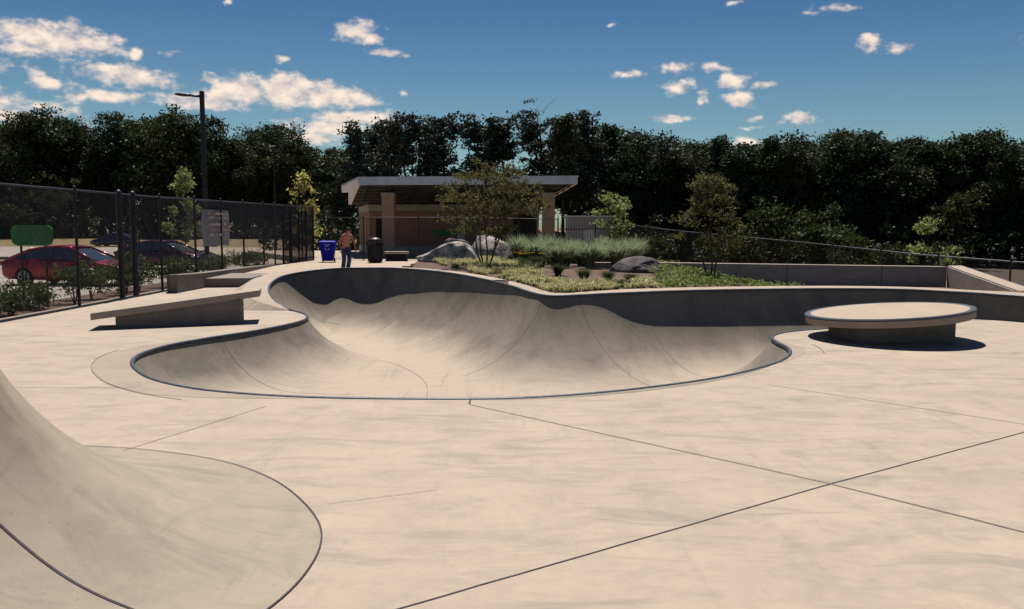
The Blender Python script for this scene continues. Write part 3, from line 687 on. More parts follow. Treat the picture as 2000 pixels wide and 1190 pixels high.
# board joints on it
jb = MB()
for px in (1537, 1722):
    x = P(px, 540, 25.39).x; jb.box((x-.006, 25.388, -.2), (x+.006, 25.398, w0.z - .02))
jb.build('joint', M['joint_soft'], bw)
r0 = P(1850,521,25.38)
e_ = [r0, P(2000,575,20.6), P(2230,655,16.8)]
rr_ = []
for p, wdt in zip(e_, (.5, .55, .6)): rr_.append([Vector((p.x, p.y, -.6)), p, p + Vector((wdt, .1, .0)), Vector((p.x + wdt, p.y + .1, -.6))])
o = MB().loft(rr_).build('sloping_wall', M['pale_wall'], bevel=.015)
cp = MB(); vs_ = []
for r__ in rr_: vs_ += [r__[1] + Vector((.02, 0, .004)), r__[2] + Vector((-.02, 0, .004)), r__[2] + Vector((-.02, 0, .03)), r__[1] + Vector((.02, 0, .03))]
cp.add(vs_, [(3,2,1,0)] + [(4*i+j, 4*i+(j+1)%4, 4*i+4+(j+1)%4, 4*i+4+j) for i in range(2) for j in range(4)] + [(8,9,10,11)]); cp.build('cap', M['ledge'], o)
tag(o, 'pale flat-topped wall sloping down towards the camera at the far right', 'wall')
# left: curved retaining wall, ledge block, second low ledge
pA = [P(325,538,25.9), P(331,537,25.5), P(345,537,25.5), P(398,533,27.6), P(470,524,32.3), P(552,514.5,41)]
o = wall('retaining_wall', [tuple(p) for p in pA], .3, 'low grey concrete wall with a rounded end, along the foot of the left fence')
bl = G(398,562), G(489,561)
z1 = P(398,544,bl[0].y).z
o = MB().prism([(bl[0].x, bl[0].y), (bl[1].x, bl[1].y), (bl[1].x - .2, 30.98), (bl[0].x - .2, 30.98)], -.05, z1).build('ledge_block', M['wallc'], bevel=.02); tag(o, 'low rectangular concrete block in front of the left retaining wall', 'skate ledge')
q = P(480,536,29.5)
o = MB().prism([(-8.55,28.6),(-6.9,27.6),(-5.9,30.9),(-8.7,30.98)], -.05, .36).build('low_platform', M['ledge'], bevel=.02); tag(o, 'low flat concrete platform between the ledge block and the bowl', 'skate ledge')
kw = P(785,512,36)
o = MB().box((P(785,515,34).x,34,.18),(P(850,515,34).x,34.5,.42)).build('plaza_curb', M['wallc'], bevel=.015); tag(o, 'short low concrete curb left of the pale boulder', 'curb')

# ------------------------------------------------------------ chain-link fences
def fence(name, pts, h, label, post_at, pr_=.038, pitch=.07, wr=.0034, thick=(), rail=.024, groupo=None, mid=False, caps=True):
    p0 = Vector(pts[0]); e = empty(name, p0, label, 'fence')
    segs = [Vector(p) - p0 for p in pts]; cum = [0]
    for a, b in zip(segs, segs[1:]): cum.append(cum[-1] + (Vector((b.x, b.y)) - Vector((a.x, a.y))).length)
    def at(s):
        for i in range(len(cum) - 1):
            if s <= cum[i+1] + 1e-6: t = (s - cum[i]) / (cum[i+1] - cum[i]); return segs[i].lerp(segs[i+1], t)
        return segs[-1]
    Lt = cum[-1]
    wm_ = MB(); n = int((Lt + h) / pitch)
    for fam in (0, 1):
        for i in range(n):
            s0 = i * pitch - h; s1 = s0 + h
            za, zb = (0, h) if fam == 0 else (h, 0)
            if s0 < 0: za = za + (zb - za) * (-s0 / h); s0 = 0
            if s1 > Lt: zb = za + (zb - za) * ((Lt - s0) / (s1 - s0)); s1 = Lt
            if s1 - s0 < .02: continue
            cuts = [s0] + [c for c in cum if s0 < c < s1] + [s1]
            ps = [at(c) + Vector((0, 0, .04 + za + (zb - za) * (c - s0) / (s1 - s0))) for c in cuts]
            wm_.tube(ps, wr, 3, caps=False)
    wm_.build('wire_mesh', M['wire'], e)
    rl = MB(); ss_ = np.unique(np.r_[np.linspace(0, Lt, 12), cum]); rl.tube([at(s) + Vector((0, 0, h + .02)) for s in ss_], rail, 8); rl.build('top_rail', M['rail'], e, smooth=True)
    if mid:
        rl = MB(); rl.tube([at(s) + Vector((0, 0, h * mid)) for s in ss_], rail * .8, 8); rl.build('mid_rail', M['rail'], e, smooth=True)
    rl = MB(); rl.tube([at(s) + Vector((0, 0, .05)) for s in ss_], .012, 6); rl.build('bottom_wire', M['wire'], e)
    for s in post_at:
        r = pr_ * (2.1 if s in thick else 1); b = at(s)
        mbp = MB(); mbp.tube([b + Vector((0, 0, -.15)), b + Vector((0, 0, h + .04))], r, 12); po = mbp.build('post', M['black'], e, smooth=False, autos=.7)
        cpm = MB(); cpm.lathe([(r*1.12, h+.035), (r*1.12, h+.07), (r*.8, h+.11), (r*.25, h+.135)], 12, Matrix.Translation(b)); cpm.build('cap', M['rail'], po, autos=.9)
    return e
FX = -10.82
ys_post = [12.2, 14.4, 17.2, 21.05, 23.4, 24.25, 26.1, 29.1, 31.9, 34.7, 37.7, 39.6, 42.4, 45.2, 48]
fe = fence('chain_link_fence', [(FX, 12.2, -.1), (FX, 26, -.1), (-11.25, 48, .1)], 2.98, 'tall black chain link fence along the left side of the skatepark', [y - 12.2 for y in ys_post], thick=(23.4-12.2, 24.25-12.2), mid=.0)
p0 = P(1212,437,43); p1 = P(1330,452,39); p2 = P(1560,473,33); p3 = P(1800,498,28); p4 = P(2000,513,25.5); p5 = P(2250,520,22.5)
hR = 1.75
pts_ = [(p.x, p.y, p.z - hR - .02) for p in (p0, p1, p2, p3, p4, p5)]
Ls = sum((Vector(a[:2]) - Vector(b[:2])).length for a, b in zip(pts_, pts_[1:]))
fence('chain_link_fence', pts_, hR, 'low black chain link fence dropping away to the right behind the garden wall', list(np.arange(0, Ls, 2.2)), pr_=.03, pitch=.08, wr=.0022)
pa, pb, pc = P(700,425,46), P(820,425,46), P(905,425,46)
fence('chain_link_fence', [(P(640,425,47.5).x, 47.5, .2), (pa.x, 46, .2), (pc.x, 46, .2), (P(1090,425,46).x, 46, .1)], 2.28, 'black wire fence standing in front of the brick pavilion', [0, 2.2+.55, 5.75, 8.4, 11.2, 14.0], pr_=.035, pitch=.09, wr=.0016, rail=.018)
# picket fence, right of the pavilion
x0, x1 = P(1090,428,44).x, P(1236,430,44).x
e = empty('picket_fence', (x0, 44, -.1), 'black upright picket fence between the pavilion and the young tree', 'fence')
L_ = x1 - x0; mb = MB()
for i in range(int(L_ / .14)): mb.box((i*.14-.009, -.009, .08), (i*.14+.009, .009, 2.25))
mb.build('pickets', M['black'], e)
for z in (.2, 1.95): MB().box((0,-.022,z),(L_,.022,z+.04)).build('rail', M['black'], e)
for x in (0, L_/2, L_): MB().box((x-.035,-.035,-.1),(x+.035,.035,2.42)).build('post', M['black'], e)

xa, xb = P(554,500,41).x, P(612,500,45.5).x
e = empty('picket_fence', (xa, 41, -.05), 'dense black picket fence at the far end of the left wall, beside the blue bin', 'fence')
dvv = Vector((xb - xa, 4.5, .22)); n_ = int(dvv.length / .125); mb = MB()
for i in range(n_ + 1):
    p = dvv * (i / n_); mb.box((p.x-.012, p.y-.012, p.z+.05), (p.x+.012, p.y+.012, p.z+2.5))
mb.build('pickets', M['black'], e)
for z in (.25, 2.3): MB().tube([Vector((0,0,z)), dvv + Vector((0,0,z))], .028, 6).build('rail', M['black'], e)
for t in (0, .25, .5, .75, 1): p = dvv * t; MB().box((p.x-.045, p.y-.045, p.z-.15), (p.x+.045, p.y+.045, p.z+2.72)).build('post', M['black'], e)
# banner on the left fence (hangs on its far side)
e = empty('fence_banner', (FX - .12, 31.9, 2.0), 'white cloth banner with faded red lettering hung on the left fence', 'banner')
by0, by1 = 30.1, 33.1
def fxy(y): return FX + (y - 26) * (-.43 / 22) - .06
zt, zb_ = 2.62, 1.28
vs_ = []; nu, nv_ = 14, 8
for j in range(nv_ + 1):
    for i in range(nu + 1):
        y = by0 + (by1 - by0) * i / nu + (.05 * math.sin(j * 1.3)); z = zt + (zb_ - zt) * j / nv_ + .03 * math.sin(i * .8) * (j / nv_)
        vs_.append((fxy(y) - .03 * (1 + math.sin(i * 1.1 + j * .5)) - (FX - .12), y - 31.9, z - 2.0))
fs_ = [(j*(nu+1)+i, j*(nu+1)+i+1, (j+1)*(nu+1)+i+1, (j+1)*(nu+1)+i) for j in range(nv_) for i in range(nu)]
MB().add(vs_, fs_).build('cloth', M['banner'], e, smooth=True)
pm = MB(); rnd = random.Random(5)
for row, z in enumerate((.44, .28, .05, -.16, -.33)):
    y = -1.45
    while y < .55:
        wl = rnd.uniform(.06, .2)
        if rnd.random() < .75: pm.box((.065,y,z),(.068,y+wl,z+.075))
        y += wl + .05
pm.build('print', M['banner_red'], e)
# the green board
gb = P(62,460,22.8)
e = empty('green_sign', (gb.x, gb.y, -.16), 'green board with rounded ends standing behind the left fence', 'sign')
Hc = gb.z + .16; wq, hq, rq = .56, .275, .17
poly = []
for cxs, czs, a0 in ((1,1,0),(-1,1,90),(-1,-1,180),(1,-1,270)):
    for k in range(6): a = R_(a0 + k * 18); poly.append((cxs*(wq-rq)+rq*math.cos(a), czs*(hq-rq)+rq*math.sin(a)))
def plate(mb, poly, y0, y1, zc, s=1):
    n = len(poly); vs = [(x*s, y0, z*s+zc) for x, z in poly] + [(x*s, y1, z*s+zc) for x, z in poly]
    mb.add(vs, [tuple(range(n)), tuple(range(n, 2*n))[::-1]] + [(i, n+i, n+(i+1) % n, (i+1) % n) for i in range(n)])
mb = MB(); plate(mb, poly, 0, .03, Hc); mb.build('board_edge', M['green_edge'], e)
mb = MB(); plate(mb, [(x*.94, z*.9) for x, z in poly], -.006, .0, Hc); mb.build('board', M['green'], e)
mb = MB(); rnd = random.Random(3)
for k in range(7):
    z = Hc + .17 - k*.055; x = -.42
    while x < .38:
        wl = rnd.uniform(.05, .16)
        mb.box((x, -.0085, z), (min(x+wl, .42), -.0068, z+.018)); x += wl + .03
mb.build('print', M['green_text'], e)
for x in (-.33, .33): MB().tube([(x, .05, -.1), (x, .05, Hc-.2)], .03, 10).build('leg', M['black'], e)

# ------------------------------------------------------------ street lamp
b = P(394,178,43.6)
e = empty('street_lamp', (b.x, b.y, -.15), 'tall dark street lamp with one arm pointing left above the parking lot', 'street lamp')
H_ = b.z + .15
MB().box((-.1,-.1,0),(.1,.1,H_)).build('pole', M['black'], e, bevel=.015)
MB().lathe([(.25,0),(.25,.55),(.18,.6)], 16).build('base', M['ledge'], e)
MB().tube([(-.08,0,H_-.26),(-.45,0,H_-.24),(-.7,0,H_-.2)], [.08,.06,.05], 10).build('arm', M['black'], e, smooth=True)
r_ = []
for x, hw, z0_, z1_ in ((-.55,.06,-.27,-.15),(-.7,.12,-.28,-.13),(-.95,.16,-.28,-.1),(-1.2,.15,-.24,-.08),(-1.38,.05,-.19,-.12)):
    r_.append([Vector((x, hw*math.cos(a), H_ + (z0_+z1_)/2 + (z1_-z0_)/2*math.sin(a))) for a in np.linspace(0, 2*math.pi, 12, endpoint=False)])
MB().loft(r_).build('lamp_head', M['black'], e, smooth=True)
b2_ = P(536,318,68)
e = empty('street_lamp', (b2_.x, b2_.y, -.2), 'distant slim lamp post just showing before the dark trees', 'street lamp')
H2 = P(536,285,68).z + .2
MB().tube([(0,0,0),(0,0,H2)], .06, 8).build('pole', M['black'], e); MB().box((-.4,-.1,H2-.06),(.1,.1,H2+.03)).build('lamp_head', M['fascia'], e)

# ------------------------------------------------------------ foliage
def leaf_quads(cen, size, rnd, aspect=.6, flat=0.0, nrm_up=False):
    n = len(cen); a = rnd.normal(size=(n, 3)); a[:, 2] *= (1 - flat); a /= np.linalg.norm(a, axis=1)[:, None]
    b = rnd.normal(size=(n, 3)); b -= a * (a * b).sum(1)[:, None]; b /= np.linalg.norm(b, axis=1)[:, None]
    s = (size * rnd.uniform(.6, 1.35, n))[:, None]
    A = a * s; B = b * s * aspect
    V = np.stack([cen - A, cen + B * .9 - A * .1, cen + A, cen - B * .9 + A * .1], 1).reshape(-1, 3)
    Fq = np.arange(4 * n).reshape(n, 4); return V, Fq
def blob_pts(lobes, n, rnd, clump=.5, per=26, shell=.55):
    lobes = np.array(lobes, float); vol = lobes[:, 3] * lobes[:, 4] * lobes[:, 5]; vol = vol ** .75; p = vol / vol.sum()
    nc = max(4, n // per); k = rnd.choice(len(lobes), nc, p=p)
    d = rnd.normal(size=(nc, 3)); d /= np.linalg.norm(d, axis=1)[:, None]; r = shell + (1 - shell) * rnd.uniform(0, 1, nc) ** .7
    cc = lobes[k, :3] + d * lobes[k, 3:6] * r[:, None]
    j = rnd.integers(0, nc, n); cs = clump * rnd.uniform(.5, 1.3, nc)
    return cc[j] + rnd.normal(size=(n, 3)) * (cs[j] * .5)[:, None] * np.array([1, 1, .7])
def limbs(mb, base, top, r0, r1, n, rnd, spread, z0f=.3, seg=5, up=.6):
    base = Vector(base); top = Vector(top); ax_ = top - base; pts = []
    for i in range(seg + 1):
        t = i / seg; pts.append(base + ax_ * t + Vector((rnd.normal(), rnd.normal(), 0)) * .03 * ax_.length * (t > 0) * (.5))
    mb.tube(pts, [r0 + (r1 - r0) * i / seg for i in range(seg + 1)], 7)
    for k in range(n):
        t = z0f + (1 - z0f) * (k + .5) / n; p = base + ax_ * t; a = rnd.uniform(0, 6.28); ln_ = spread * rnd.uniform(.6, 1.1) * (1 - .45 * t)
        q = p + Vector((math.cos(a), math.sin(a), up)) * ln_ * .5; s = p + Vector((math.cos(a+.3), math.sin(a+.3), up * 1.1)) * ln_
        rr0 = (r0 + (r1 - r0) * t) * .5; mb.tube([p, q, s], [rr0, rr0 * .6, rr0 * .2], 5)
def forest_variant(kind, seed):
    rnd = np.random.default_rng(seed); tr = MB(); lob = []
    if kind == 'oak':
        limbs(tr, (0,0,-.3), (rnd.normal()*.2, 0, 10.2), .2, .05, 12, rnd, 2.4)
        for i in range(17):
            z = rnd.uniform(2.5, 11); rr0 = 2.1 * (1 - abs(z - 7.5) / 8.0) * rnd.uniform(.5, 1); a = rnd.uniform(0, 6.28)
            s = rnd.uniform(.7, 1.25); lob.append((rr0*math.cos(a), rr0*math.sin(a), z, s*1.1, s*1.1, s*.85))
        lob.append((.2, 0, 11.2, .8, .8, .8)); lob.append((0, 0, 8, 1.6, 1.6, 2.3)); lob.append((0, 0, 4.5, 1.5, 1.5, 2.0))
        pts = blob_pts(lob, 9000, rnd, .75, 46, .55); sz = .145
    elif kind == 'poplar':
        limbs(tr, (0,0,-.3), (rnd.normal()*.3, 0, 11), .18, .04, 14, rnd, 1.8)
        for i in range(15):
            z = rnd.uniform(3.5, 11.6); rr0 = 1.25 * (1 - (z - 3) / 12) * rnd.uniform(.5, 1.1); a = rnd.uniform(0, 6.28)
            s = rnd.uniform(.55, .95); lob.append((rr0*math.cos(a), rr0*math.sin(a), z, s, s, s*.9))
        pts = blob_pts(lob, 6500, rnd, .6, 36, .4); sz = .14
    elif kind == 'pine':
        limbs(tr, (0,0,-.3), (rnd.normal()*.3, 0, 11.6), .17, .04, 18, rnd, 1.9, up=.15)
        for i in range(24):
            z = 4.0 + 7.8 * (i / 23); rr0 = rnd.uniform(.5, 1.7) * (1.15 - (z - 3.5) / 13); a = rnd.uniform(0, 6.28)
            s = rnd.uniform(.5, .95); lob.append((rr0*math.cos(a), rr0*math.sin(a), z, s*1.2, s*1.2, s*.42))
        pts = blob_pts(lob, 4600, rnd, .42, 18, .2); sz = .14
    else:  # sparse
        limbs(tr, (0,0,-.3), (.3, 0, 11.6), .17, .03, 22, rnd, 2.9, z0f=.45, up=.75)
        for i in range(34):
            z = rnd.uniform(6.5, 12.6); rr0 = rnd.uniform(.2, 2.5); a = rnd.uniform(0, 6.28); s = rnd.uniform(.25, .55)
            lob.append((rr0*math.cos(a), rr0*math.sin(a), z - rr0*.2, s*1.5, s*1.5, s*.5))
        pts = blob_pts(lob, 2600, rnd, .32, 16, .1); sz = .11
    V, Fq = leaf_quads(pts, sz, rnd)
    return V, Fq, tr
FV = []
for kind, seed in (('oak', 1), ('oak', 2), ('oak', 3), ('poplar', 4), ('poplar', 5), ('pine', 6), ('pine', 7), ('pine', 8), ('sparse', 9)):
    V, Fq, tr = forest_variant(kind, seed)
    cro = np_mesh('crown', V, Fq, M['leaf_pine'] if kind in ('pine', 'sparse') else M['leaf_dark'])
    tro = tr.build('trunk', M['bark'], smooth=True)
    FV.append((cro.data, tro.data)); bpy.data.objects.remove(cro); bpy.data.objects.remove(tro)
tops = [(-300,240),(-100,232),(0,232),(60,226),(110,218),(160,228),(200,252),(240,226),(290,236),(350,212),(400,232),(440,236),(490,247),(540,242),(575,244),(605,272),(650,274),(690,262),(705,238),(770,224),(820,229),(870,226),(930,226),(980,226),(1050,222),(1100,226),(1150,222),(1190,242),(1250,243),(1300,256),(1350,262),(1400,262),(1450,272),(1500,262),(1550,255),(1590,262),(1640,249),(1690,252),(1720,268),(1780,262),(1830,265),(1870,256),(1910,250),(1950,264),(1990,256),(2100,250),(2300,250)]
tops = [(a, 245 + (b - 245) * (1.45 if a < 700 else 1.2)) for a, b in tops]
tx, ty = zip(*tops)
rnd = random.Random(11)
def place_tree(vi, px, py_top, Y, rz, sxy, label, group):
    x = (px - 1000) / F * Y; z0 = ghz(x, Y); top = P(px, py_top, Y).z
    s = (top - z0) / 12.0
    nm = {0:'oak_tree',1:'oak_tree',2:'oak_tree',3:'poplar_tree',4:'poplar_tree',5:'pine_tree',6:'pine_tree',7:'pine_tree',8:'locust_tree'}[vi]
    r = empty(nm, (x, Y, z0), label, 'tree', group, rz); r.scale = (s * sxy, s * sxy, s)
    for nme, d in (('crown', FV[vi][0]), ('trunk', FV[vi][1])):
        o = bpy.data.objects.new(nme, d); C.objects.link(o); o.parent = r
    return r
marks = [(-260, 'the left picture edge'), (393, 'the street lamp'), (700, "the roof's left corner"), (1126, "the roof's right corner"), (1385, 'the wall tree'), (1815, 'the sunlit tree')]
ordn = ['first', 'second', 'third', 'fourth', 'fifth', 'sixth', 'seventh', 'eighth', 'ninth', 'tenth', 'eleventh', 'twelfth', 'thirteenth', 'fourteenth', 'fifteenth', 'sixteenth', 'seventeenth', 'eighteenth', 'nineteenth', 'twentieth', 'twenty-first', 'twenty-second', 'twenty-third', 'twenty-fourth', 'twenty-fifth']
front_px = list(tx[3:-2]); front_px += [20, 85, 135, 320, 375, 465, 515, 740, 1215, 1330, 1425, 1475, 1525, 1665, 1750, 1800, 1850, 1930]
front_px = sorted(front_px + [-30, -90, -150, -220, 2030, 2080, 2140, 2200])
cnt = {}
for px in front_px:
    py = float(np.interp(px, tx, ty)) + (0 if px in tx else rnd.uniform(8, 32))
    if 690 <= px <= 1010: vi = rnd.choice([5, 6, 7, 6, 3])
    elif px == 1050: vi = 8; py = 205
    elif 1010 < px < 1130: vi = rnd.choice([5, 8, 4]) if px != 1100 else 4
    else: vi = rnd.choice([0, 1, 2, 0, 1, 2, 3, 4, 5])
    Y = rnd.uniform(74, 80) if px > 685 else rnd.uniform(116, 124)
    mk_ = [m_ for m_ in marks if m_[0] <= px] or [marks[0]]; nm_ = mk_[-1][1]; cnt[nm_] = cnt.get(nm_, 0) + 1
    kindw = {8: 'airy locust'}.get(vi, 'tall dark pine' if vi >= 5 else ('slim dark tree' if vi >= 3 else 'broad dark tree'))
    lb = '%s, %s in the wood edge rightward from %s' % (kindw, ordn[cnt[nm_]-1], nm_)
    place_tree(vi, px, py, Y, rnd.uniform(0, 6.28), rnd.uniform(.95, 1.25), lb, 'trees at the edge of the wood')
def wood_label(px, row):
    nm_ = ([m_ for m_ in marks if m_[0] <= px] or [marks[0]])[-1][1]; cnt[nm_] = cnt.get(nm_, 0) + 1
    return '%s half-hidden dark tree in the %s row, rightward from %s' % (ordn[cnt[nm_]-1], ('second', 'third')[row], nm_)
for row in range(2):
    px = -260; cnt = {}
    while px < 2280:
        if not (690 < px < 1090 and rnd.random() < .72):
            Y = 86 + row * 9 + rnd.uniform(-2, 2) if px > 660 else 133 + row * 14 + rnd.uniform(-3, 3)
            place_tree(rnd.choice([0, 1, 2, 1, 3]) if not 690 < px < 1130 else rnd.choice([5, 6, 3, 4]), px, float(np.interp(px, tx, ty)) + rnd.uniform(6, 24), Y, rnd.uniform(0, 6.28), rnd.uniform(1.1, 1.4),
                   wood_label(px, row), 'trees inside the wood')
        px += rnd.uniform(38, 62) * (1.0 if row == 0 else 1.2)
# undergrowth along the wood
rn = np.random.default_rng(21)
lob = []
for i in range(230):
    x = rn.uniform(-62, 62); Y = rn.uniform(71.5, 80); z = ghz(x, Y); h = rn.uniform(.8, 2.4) + (1.6 if x > 6 or x < -16 else 0); lob.append((x, Y, z + h*.5, rn.uniform(.9, 2.0), 1.0, h*.6))
lob = [l for l in lob if l[0] > -21]
V, Fq = leaf_quads(blob_pts(lob, 30000, rn, .6, 22, .3), .2, rn)
lob = []
for i in range(150): x = rn.uniform(-118, -19); Y = rn.uniform(112, 124); h = rn.uniform(1.5, 6); lob.append((x, Y, ghz(x, Y) + h*.45, rn.uniform(1.5, 3.2), 1.5, h*.6))
V2, F2 = leaf_quads(blob_pts(lob, 30000, rn, .9, 22, .3), .3, rn); Fq = np.vstack([Fq, F2 + len(V)]); V = np.vstack([V, V2])
o = np_mesh('undergrowth', V, Fq, M['leaf_dark']); tag(o, 'dark scrubby undergrowth along the foot of the wood', 'undergrowth', kind='stuff')
# lighter edge bushes on the right, in front of the wood
for i, (px, py, Y, wd_) in enumerate([(1500,395,66,3.2),(1590,400,64,2.6),(1600,440,58,2.2),(1660,470,50,2.0),(1730,480,48,1.8),(1870,375,68,3.0),(120,345,112,5.5),(30,370,110,5.5),(1270,470,60,1.8),(1440,455,54,2.2)]):
    x = (px - 1000) / F * Y; z0 = ghz(x, Y); top = P(px, py, Y).z; h = top - z0
    e = empty('bushy_tree', (x, Y, z0), ['faintly green bushy tree in front of the wood, behind the garden wall tree', 'dim green bush tree right of the wall tree', 'small dim bush low behind the fence, mid right', 'low bush peeping over the right fence left of the sunlit tree',
        'low bush just left of the sunlit young tree', 'tall dim bushy tree above the sunlit young tree', 'dim green bushy tree behind the navy car', 'dim bushy tree at the left picture edge', 'low bush behind the picket fence', 'low bush behind the wall tree'][i], 'tree')
    lob = [(rn.normal()*wd_*.3, rn.normal()*wd_*.3, h*rn.uniform(.2, .95), wd_*.33, wd_*.33, h*.14) for _ in range(12)]
    V, Fq = leaf_quads(blob_pts(lob, 2200, rn, .5, 20, .3), .15, rn); np_mesh('crown', V, Fq, M['leaf_edge'], e)
    tr = MB(); limbs(tr, (0,0,-.2), (0,0,h*.85), .08, .02, 8, rn, wd_*.5); tr.build('trunk', M['bark'], e)

def young_tree(name, px, pytop, Y, wd_, n, sz, mat, label, crown0=.35, z0=None, shape='cone', seed=0, stems=1, bark='bark_light', clump=.25, lobn=26):
    rn = np.random.default_rng(seed); x = (px - 1000) / F * Y; z0 = ghz(x, Y) if z0 is None else z0; h = P(px, pytop, Y).z - z0
    e = empty(name, (x, Y, z0), label, 'tree'); lob = []
    if name == 'crape_myrtle': e.scale = (1, .72, 1)
    for i in range(lobn):
        t = rn.uniform(0, 1); z = h * (crown0 + (1 - crown0) * t)
        rr0 = wd_ * (.5 * (1 - t) ** .7 + .06 if shape == 'cone' else .5 * math.sin(math.pi * (.18 + .74 * t)) ** .8); a = rn.uniform(0, 6.28); r = rr0 * rn.uniform(.2, 1)
        lob.append((r*math.cos(a), r*math.sin(a), z, .3*wd_*.4, .3*wd_*.4, .05*h))
    V, Fq = leaf_quads(blob_pts(lob, n, rn, clump, 14, .2), sz, rn, .62); np_mesh('crown', V, Fq, M[mat], e)
    for s in range(stems):
        tr = MB(); a = 2 * math.pi * s / max(1, stems) + .4; sp = 0 if stems == 1 else wd_ * .28
        base = (0 if stems == 1 else .08*math.cos(a), 0 if stems == 1 else .08*math.sin(a), -.1)
        limbs(tr, base, (sp*math.cos(a), sp*math.sin(a)*.8, h*.82), .028 if stems > 1 else .05, .008, 9, rn, wd_*.42, z0f=.38, up=.9)
        tr.build('trunk', M[bark], e, smooth=True)
    return e
young_tree('young_tree', 365, 330, 46, 2.1, 2600, .085, 'leaf_young', 'bushy bright green young tree behind the parked cars', .2, seed=1)
young_tree('young_tree', 597, 325, 51, 2.0, 900, .10, 'leaf_yellow', 'sparse yellow-leaved young tree at the far end of the left fence', .25, z0=.0, seed=2, lobn=30, clump=.3)
young_tree('young_tree', 1195, 378, 42, 2.5, 1700, .08, 'leaf_young', 'small green tree rising over the picket fence right of the pavilion', .35, seed=3, shape='round')
young_tree('young_tree', 1812, 428, 40, 2.9, 1300, .10, 'leaf_young', 'sunlit pale green young tree behind the right-hand wall', .15, seed=4, shape='cone', lobn=22)
young_tree('young_tree', 1640, 493, 40, 2.0, 500, .09, 'leaf_edge', 'low leafy sapling top just over the right-hand wall', .3, seed=14, shape='round')
mx, my = P(948,530,24.4).x, 24.4
young_tree('crape_myrtle', 950, 322, 24.4, 3.3, 6400, .046, 'leaf_myrtle', 'multi-stemmed crape myrtle beside the pale boulder, in front of the pavilion', .33, z0=garden_z(mx, my), shape='round', seed=5, stems=5, clump=.13, lobn=64)
mx = P(1387,535,22.6).x
young_tree('crape_myrtle', 1388, 348, 22.6, 2.0, 3900, .046, 'leaf_myrtle', 'slender dusky crape myrtle in front of the long garden wall', .28, z0=garden_z(mx, 22.6), shape='round', seed=6, stems=3, clump=.15, lobn=44)

# shrubs between fence and parking
rn = np.random.default_rng(31)
shr = [(-12.1,14.6,.5),(-11.9,16.6,.5),(-12.3,18.6,.6),(-11.9,20.0,.55),(-12.3,21.5,.6),(-11.9,22.9,1.15),(-12.2,24.4,.9),(-12.0,26.2,.9),(-12.2,27.6,1.2),(-11.9,29.4,1.1),(-12.3,31.2,1.0),(-12,33.4,.95),(-12.3,35.6,.9),(-12.1,38,.9),(-12.4,41,.9)]
for i, (x, y, h) in enumerate(shr):
    e = empty('shrub', (x, y, -.1), 'leafy green shrub in the mulch strip behind the left fence, %s from the near end' % ordn[i], 'shrub', 'shrubs in the strip behind the left fence')
    lob = [(rn.normal()*.28, rn.normal()*.28, h*rn.uniform(.35, .9), .28, .28, .2) for _ in range(9)]
    V, Fq = leaf_quads(blob_pts(lob, 1500, rn, .2, 16, .3), .045, rn); np_mesh('foliage', V, Fq, M['leaf_shrub'], e)
    tr = MB()
    for k in range(6): a = rn.uniform(0, 6.28); tr.tube([(0,0,-.05), (.14*math.cos(a), .14*math.sin(a), h*.4), (.3*math.cos(a), .3*math.sin(a), h*.75)], [.014,.01,.004], 5)
    tr.build('stems', M['bark'], e)

# grasses
def blades(cx, cy, cz, n, h, spread, wd, rn, droop=.4, V=None, Fq=None):
    a = rn.uniform(0, 2*np.pi, n); hh_ = h * rn.uniform(.6, 1.1, n); r0 = spread * .2 * rn.uniform(0, 1, n)
    out_ = spread * rn.uniform(.15, 1, n); b0 = np.stack([cx + r0*np.cos(a), cy + r0*np.sin(a), np.full(n, cz) if np.isscalar(cz) else cz], 1)
    dirv = np.stack([np.cos(a), np.sin(a), np.zeros(n)], 1); p1 = b0 + dirv * (out_ * .35)[:, None] + np.array([0,0,1]) * (hh_ * .62)[:, None]
    p2 = b0 + dirv * out_[:, None] + np.array([0,0,1]) * (hh_ * (1 - droop * rn.uniform(0, 1, n)))[:, None]
    sa_ = a + rn.uniform(.8, 2.2, n); s = np.stack([np.cos(sa_), np.sin(sa_), np.zeros(n)], 1) * wd
    V_ = np.stack([b0 - s*.6, b0 + s*.6, p1 + s, p1 - s, p2 + s*.15, p2 - s*.15], 1).reshape(-1, 3)
    i = np.arange(n)[:, None] * 6; F_ = np.concatenate([i + np.array([[0,1,2,3]]), i + np.array([[3,2,4,5]])])
    return V_, F_
rn = np.random.default_rng(41)
gx = [(1012,27.6),(1045,26.6),(1075,27.8),(1105,26.4),(1135,27.2),(1165,26.2),(1195,27.4),(1228,26.6),(1060,29.2),(1120,29.4),(1180,29),(1240,27.8),(1090,25.4),(1150,25.2),(1205,25.2),(1030,28.8),(1215,28.2)]
for i, (px, Y) in enumerate(gx):
    x = (px - 1000) / F * Y; z = garden_z(x, min(Y, 30.5)) if Y < 30 else .7; h = .82 * rn.uniform(.85, 1.12) + (.08 if Y > 27 else 0)
    V, Fq = blades(0, 0, 0, 1000, h, .52, .0085, rn, .35)
    e = np_mesh('ornamental_grass', V, Fq, M['blade_blue']); e.location = (x, Y, z - .02)
    tag(e, 'blue-green feathery grass clump behind the dark tufts, %s from the left' % ordn[sorted(p for p, _ in gx).index(px)], 'grass clump', 'blue-green grass clumps in the garden')
tf = [(1090,535,.36),(1140,540,.36),(1188,540,.3),(1232,540,.24),(1048,522,.34),(1212,548,.22)]
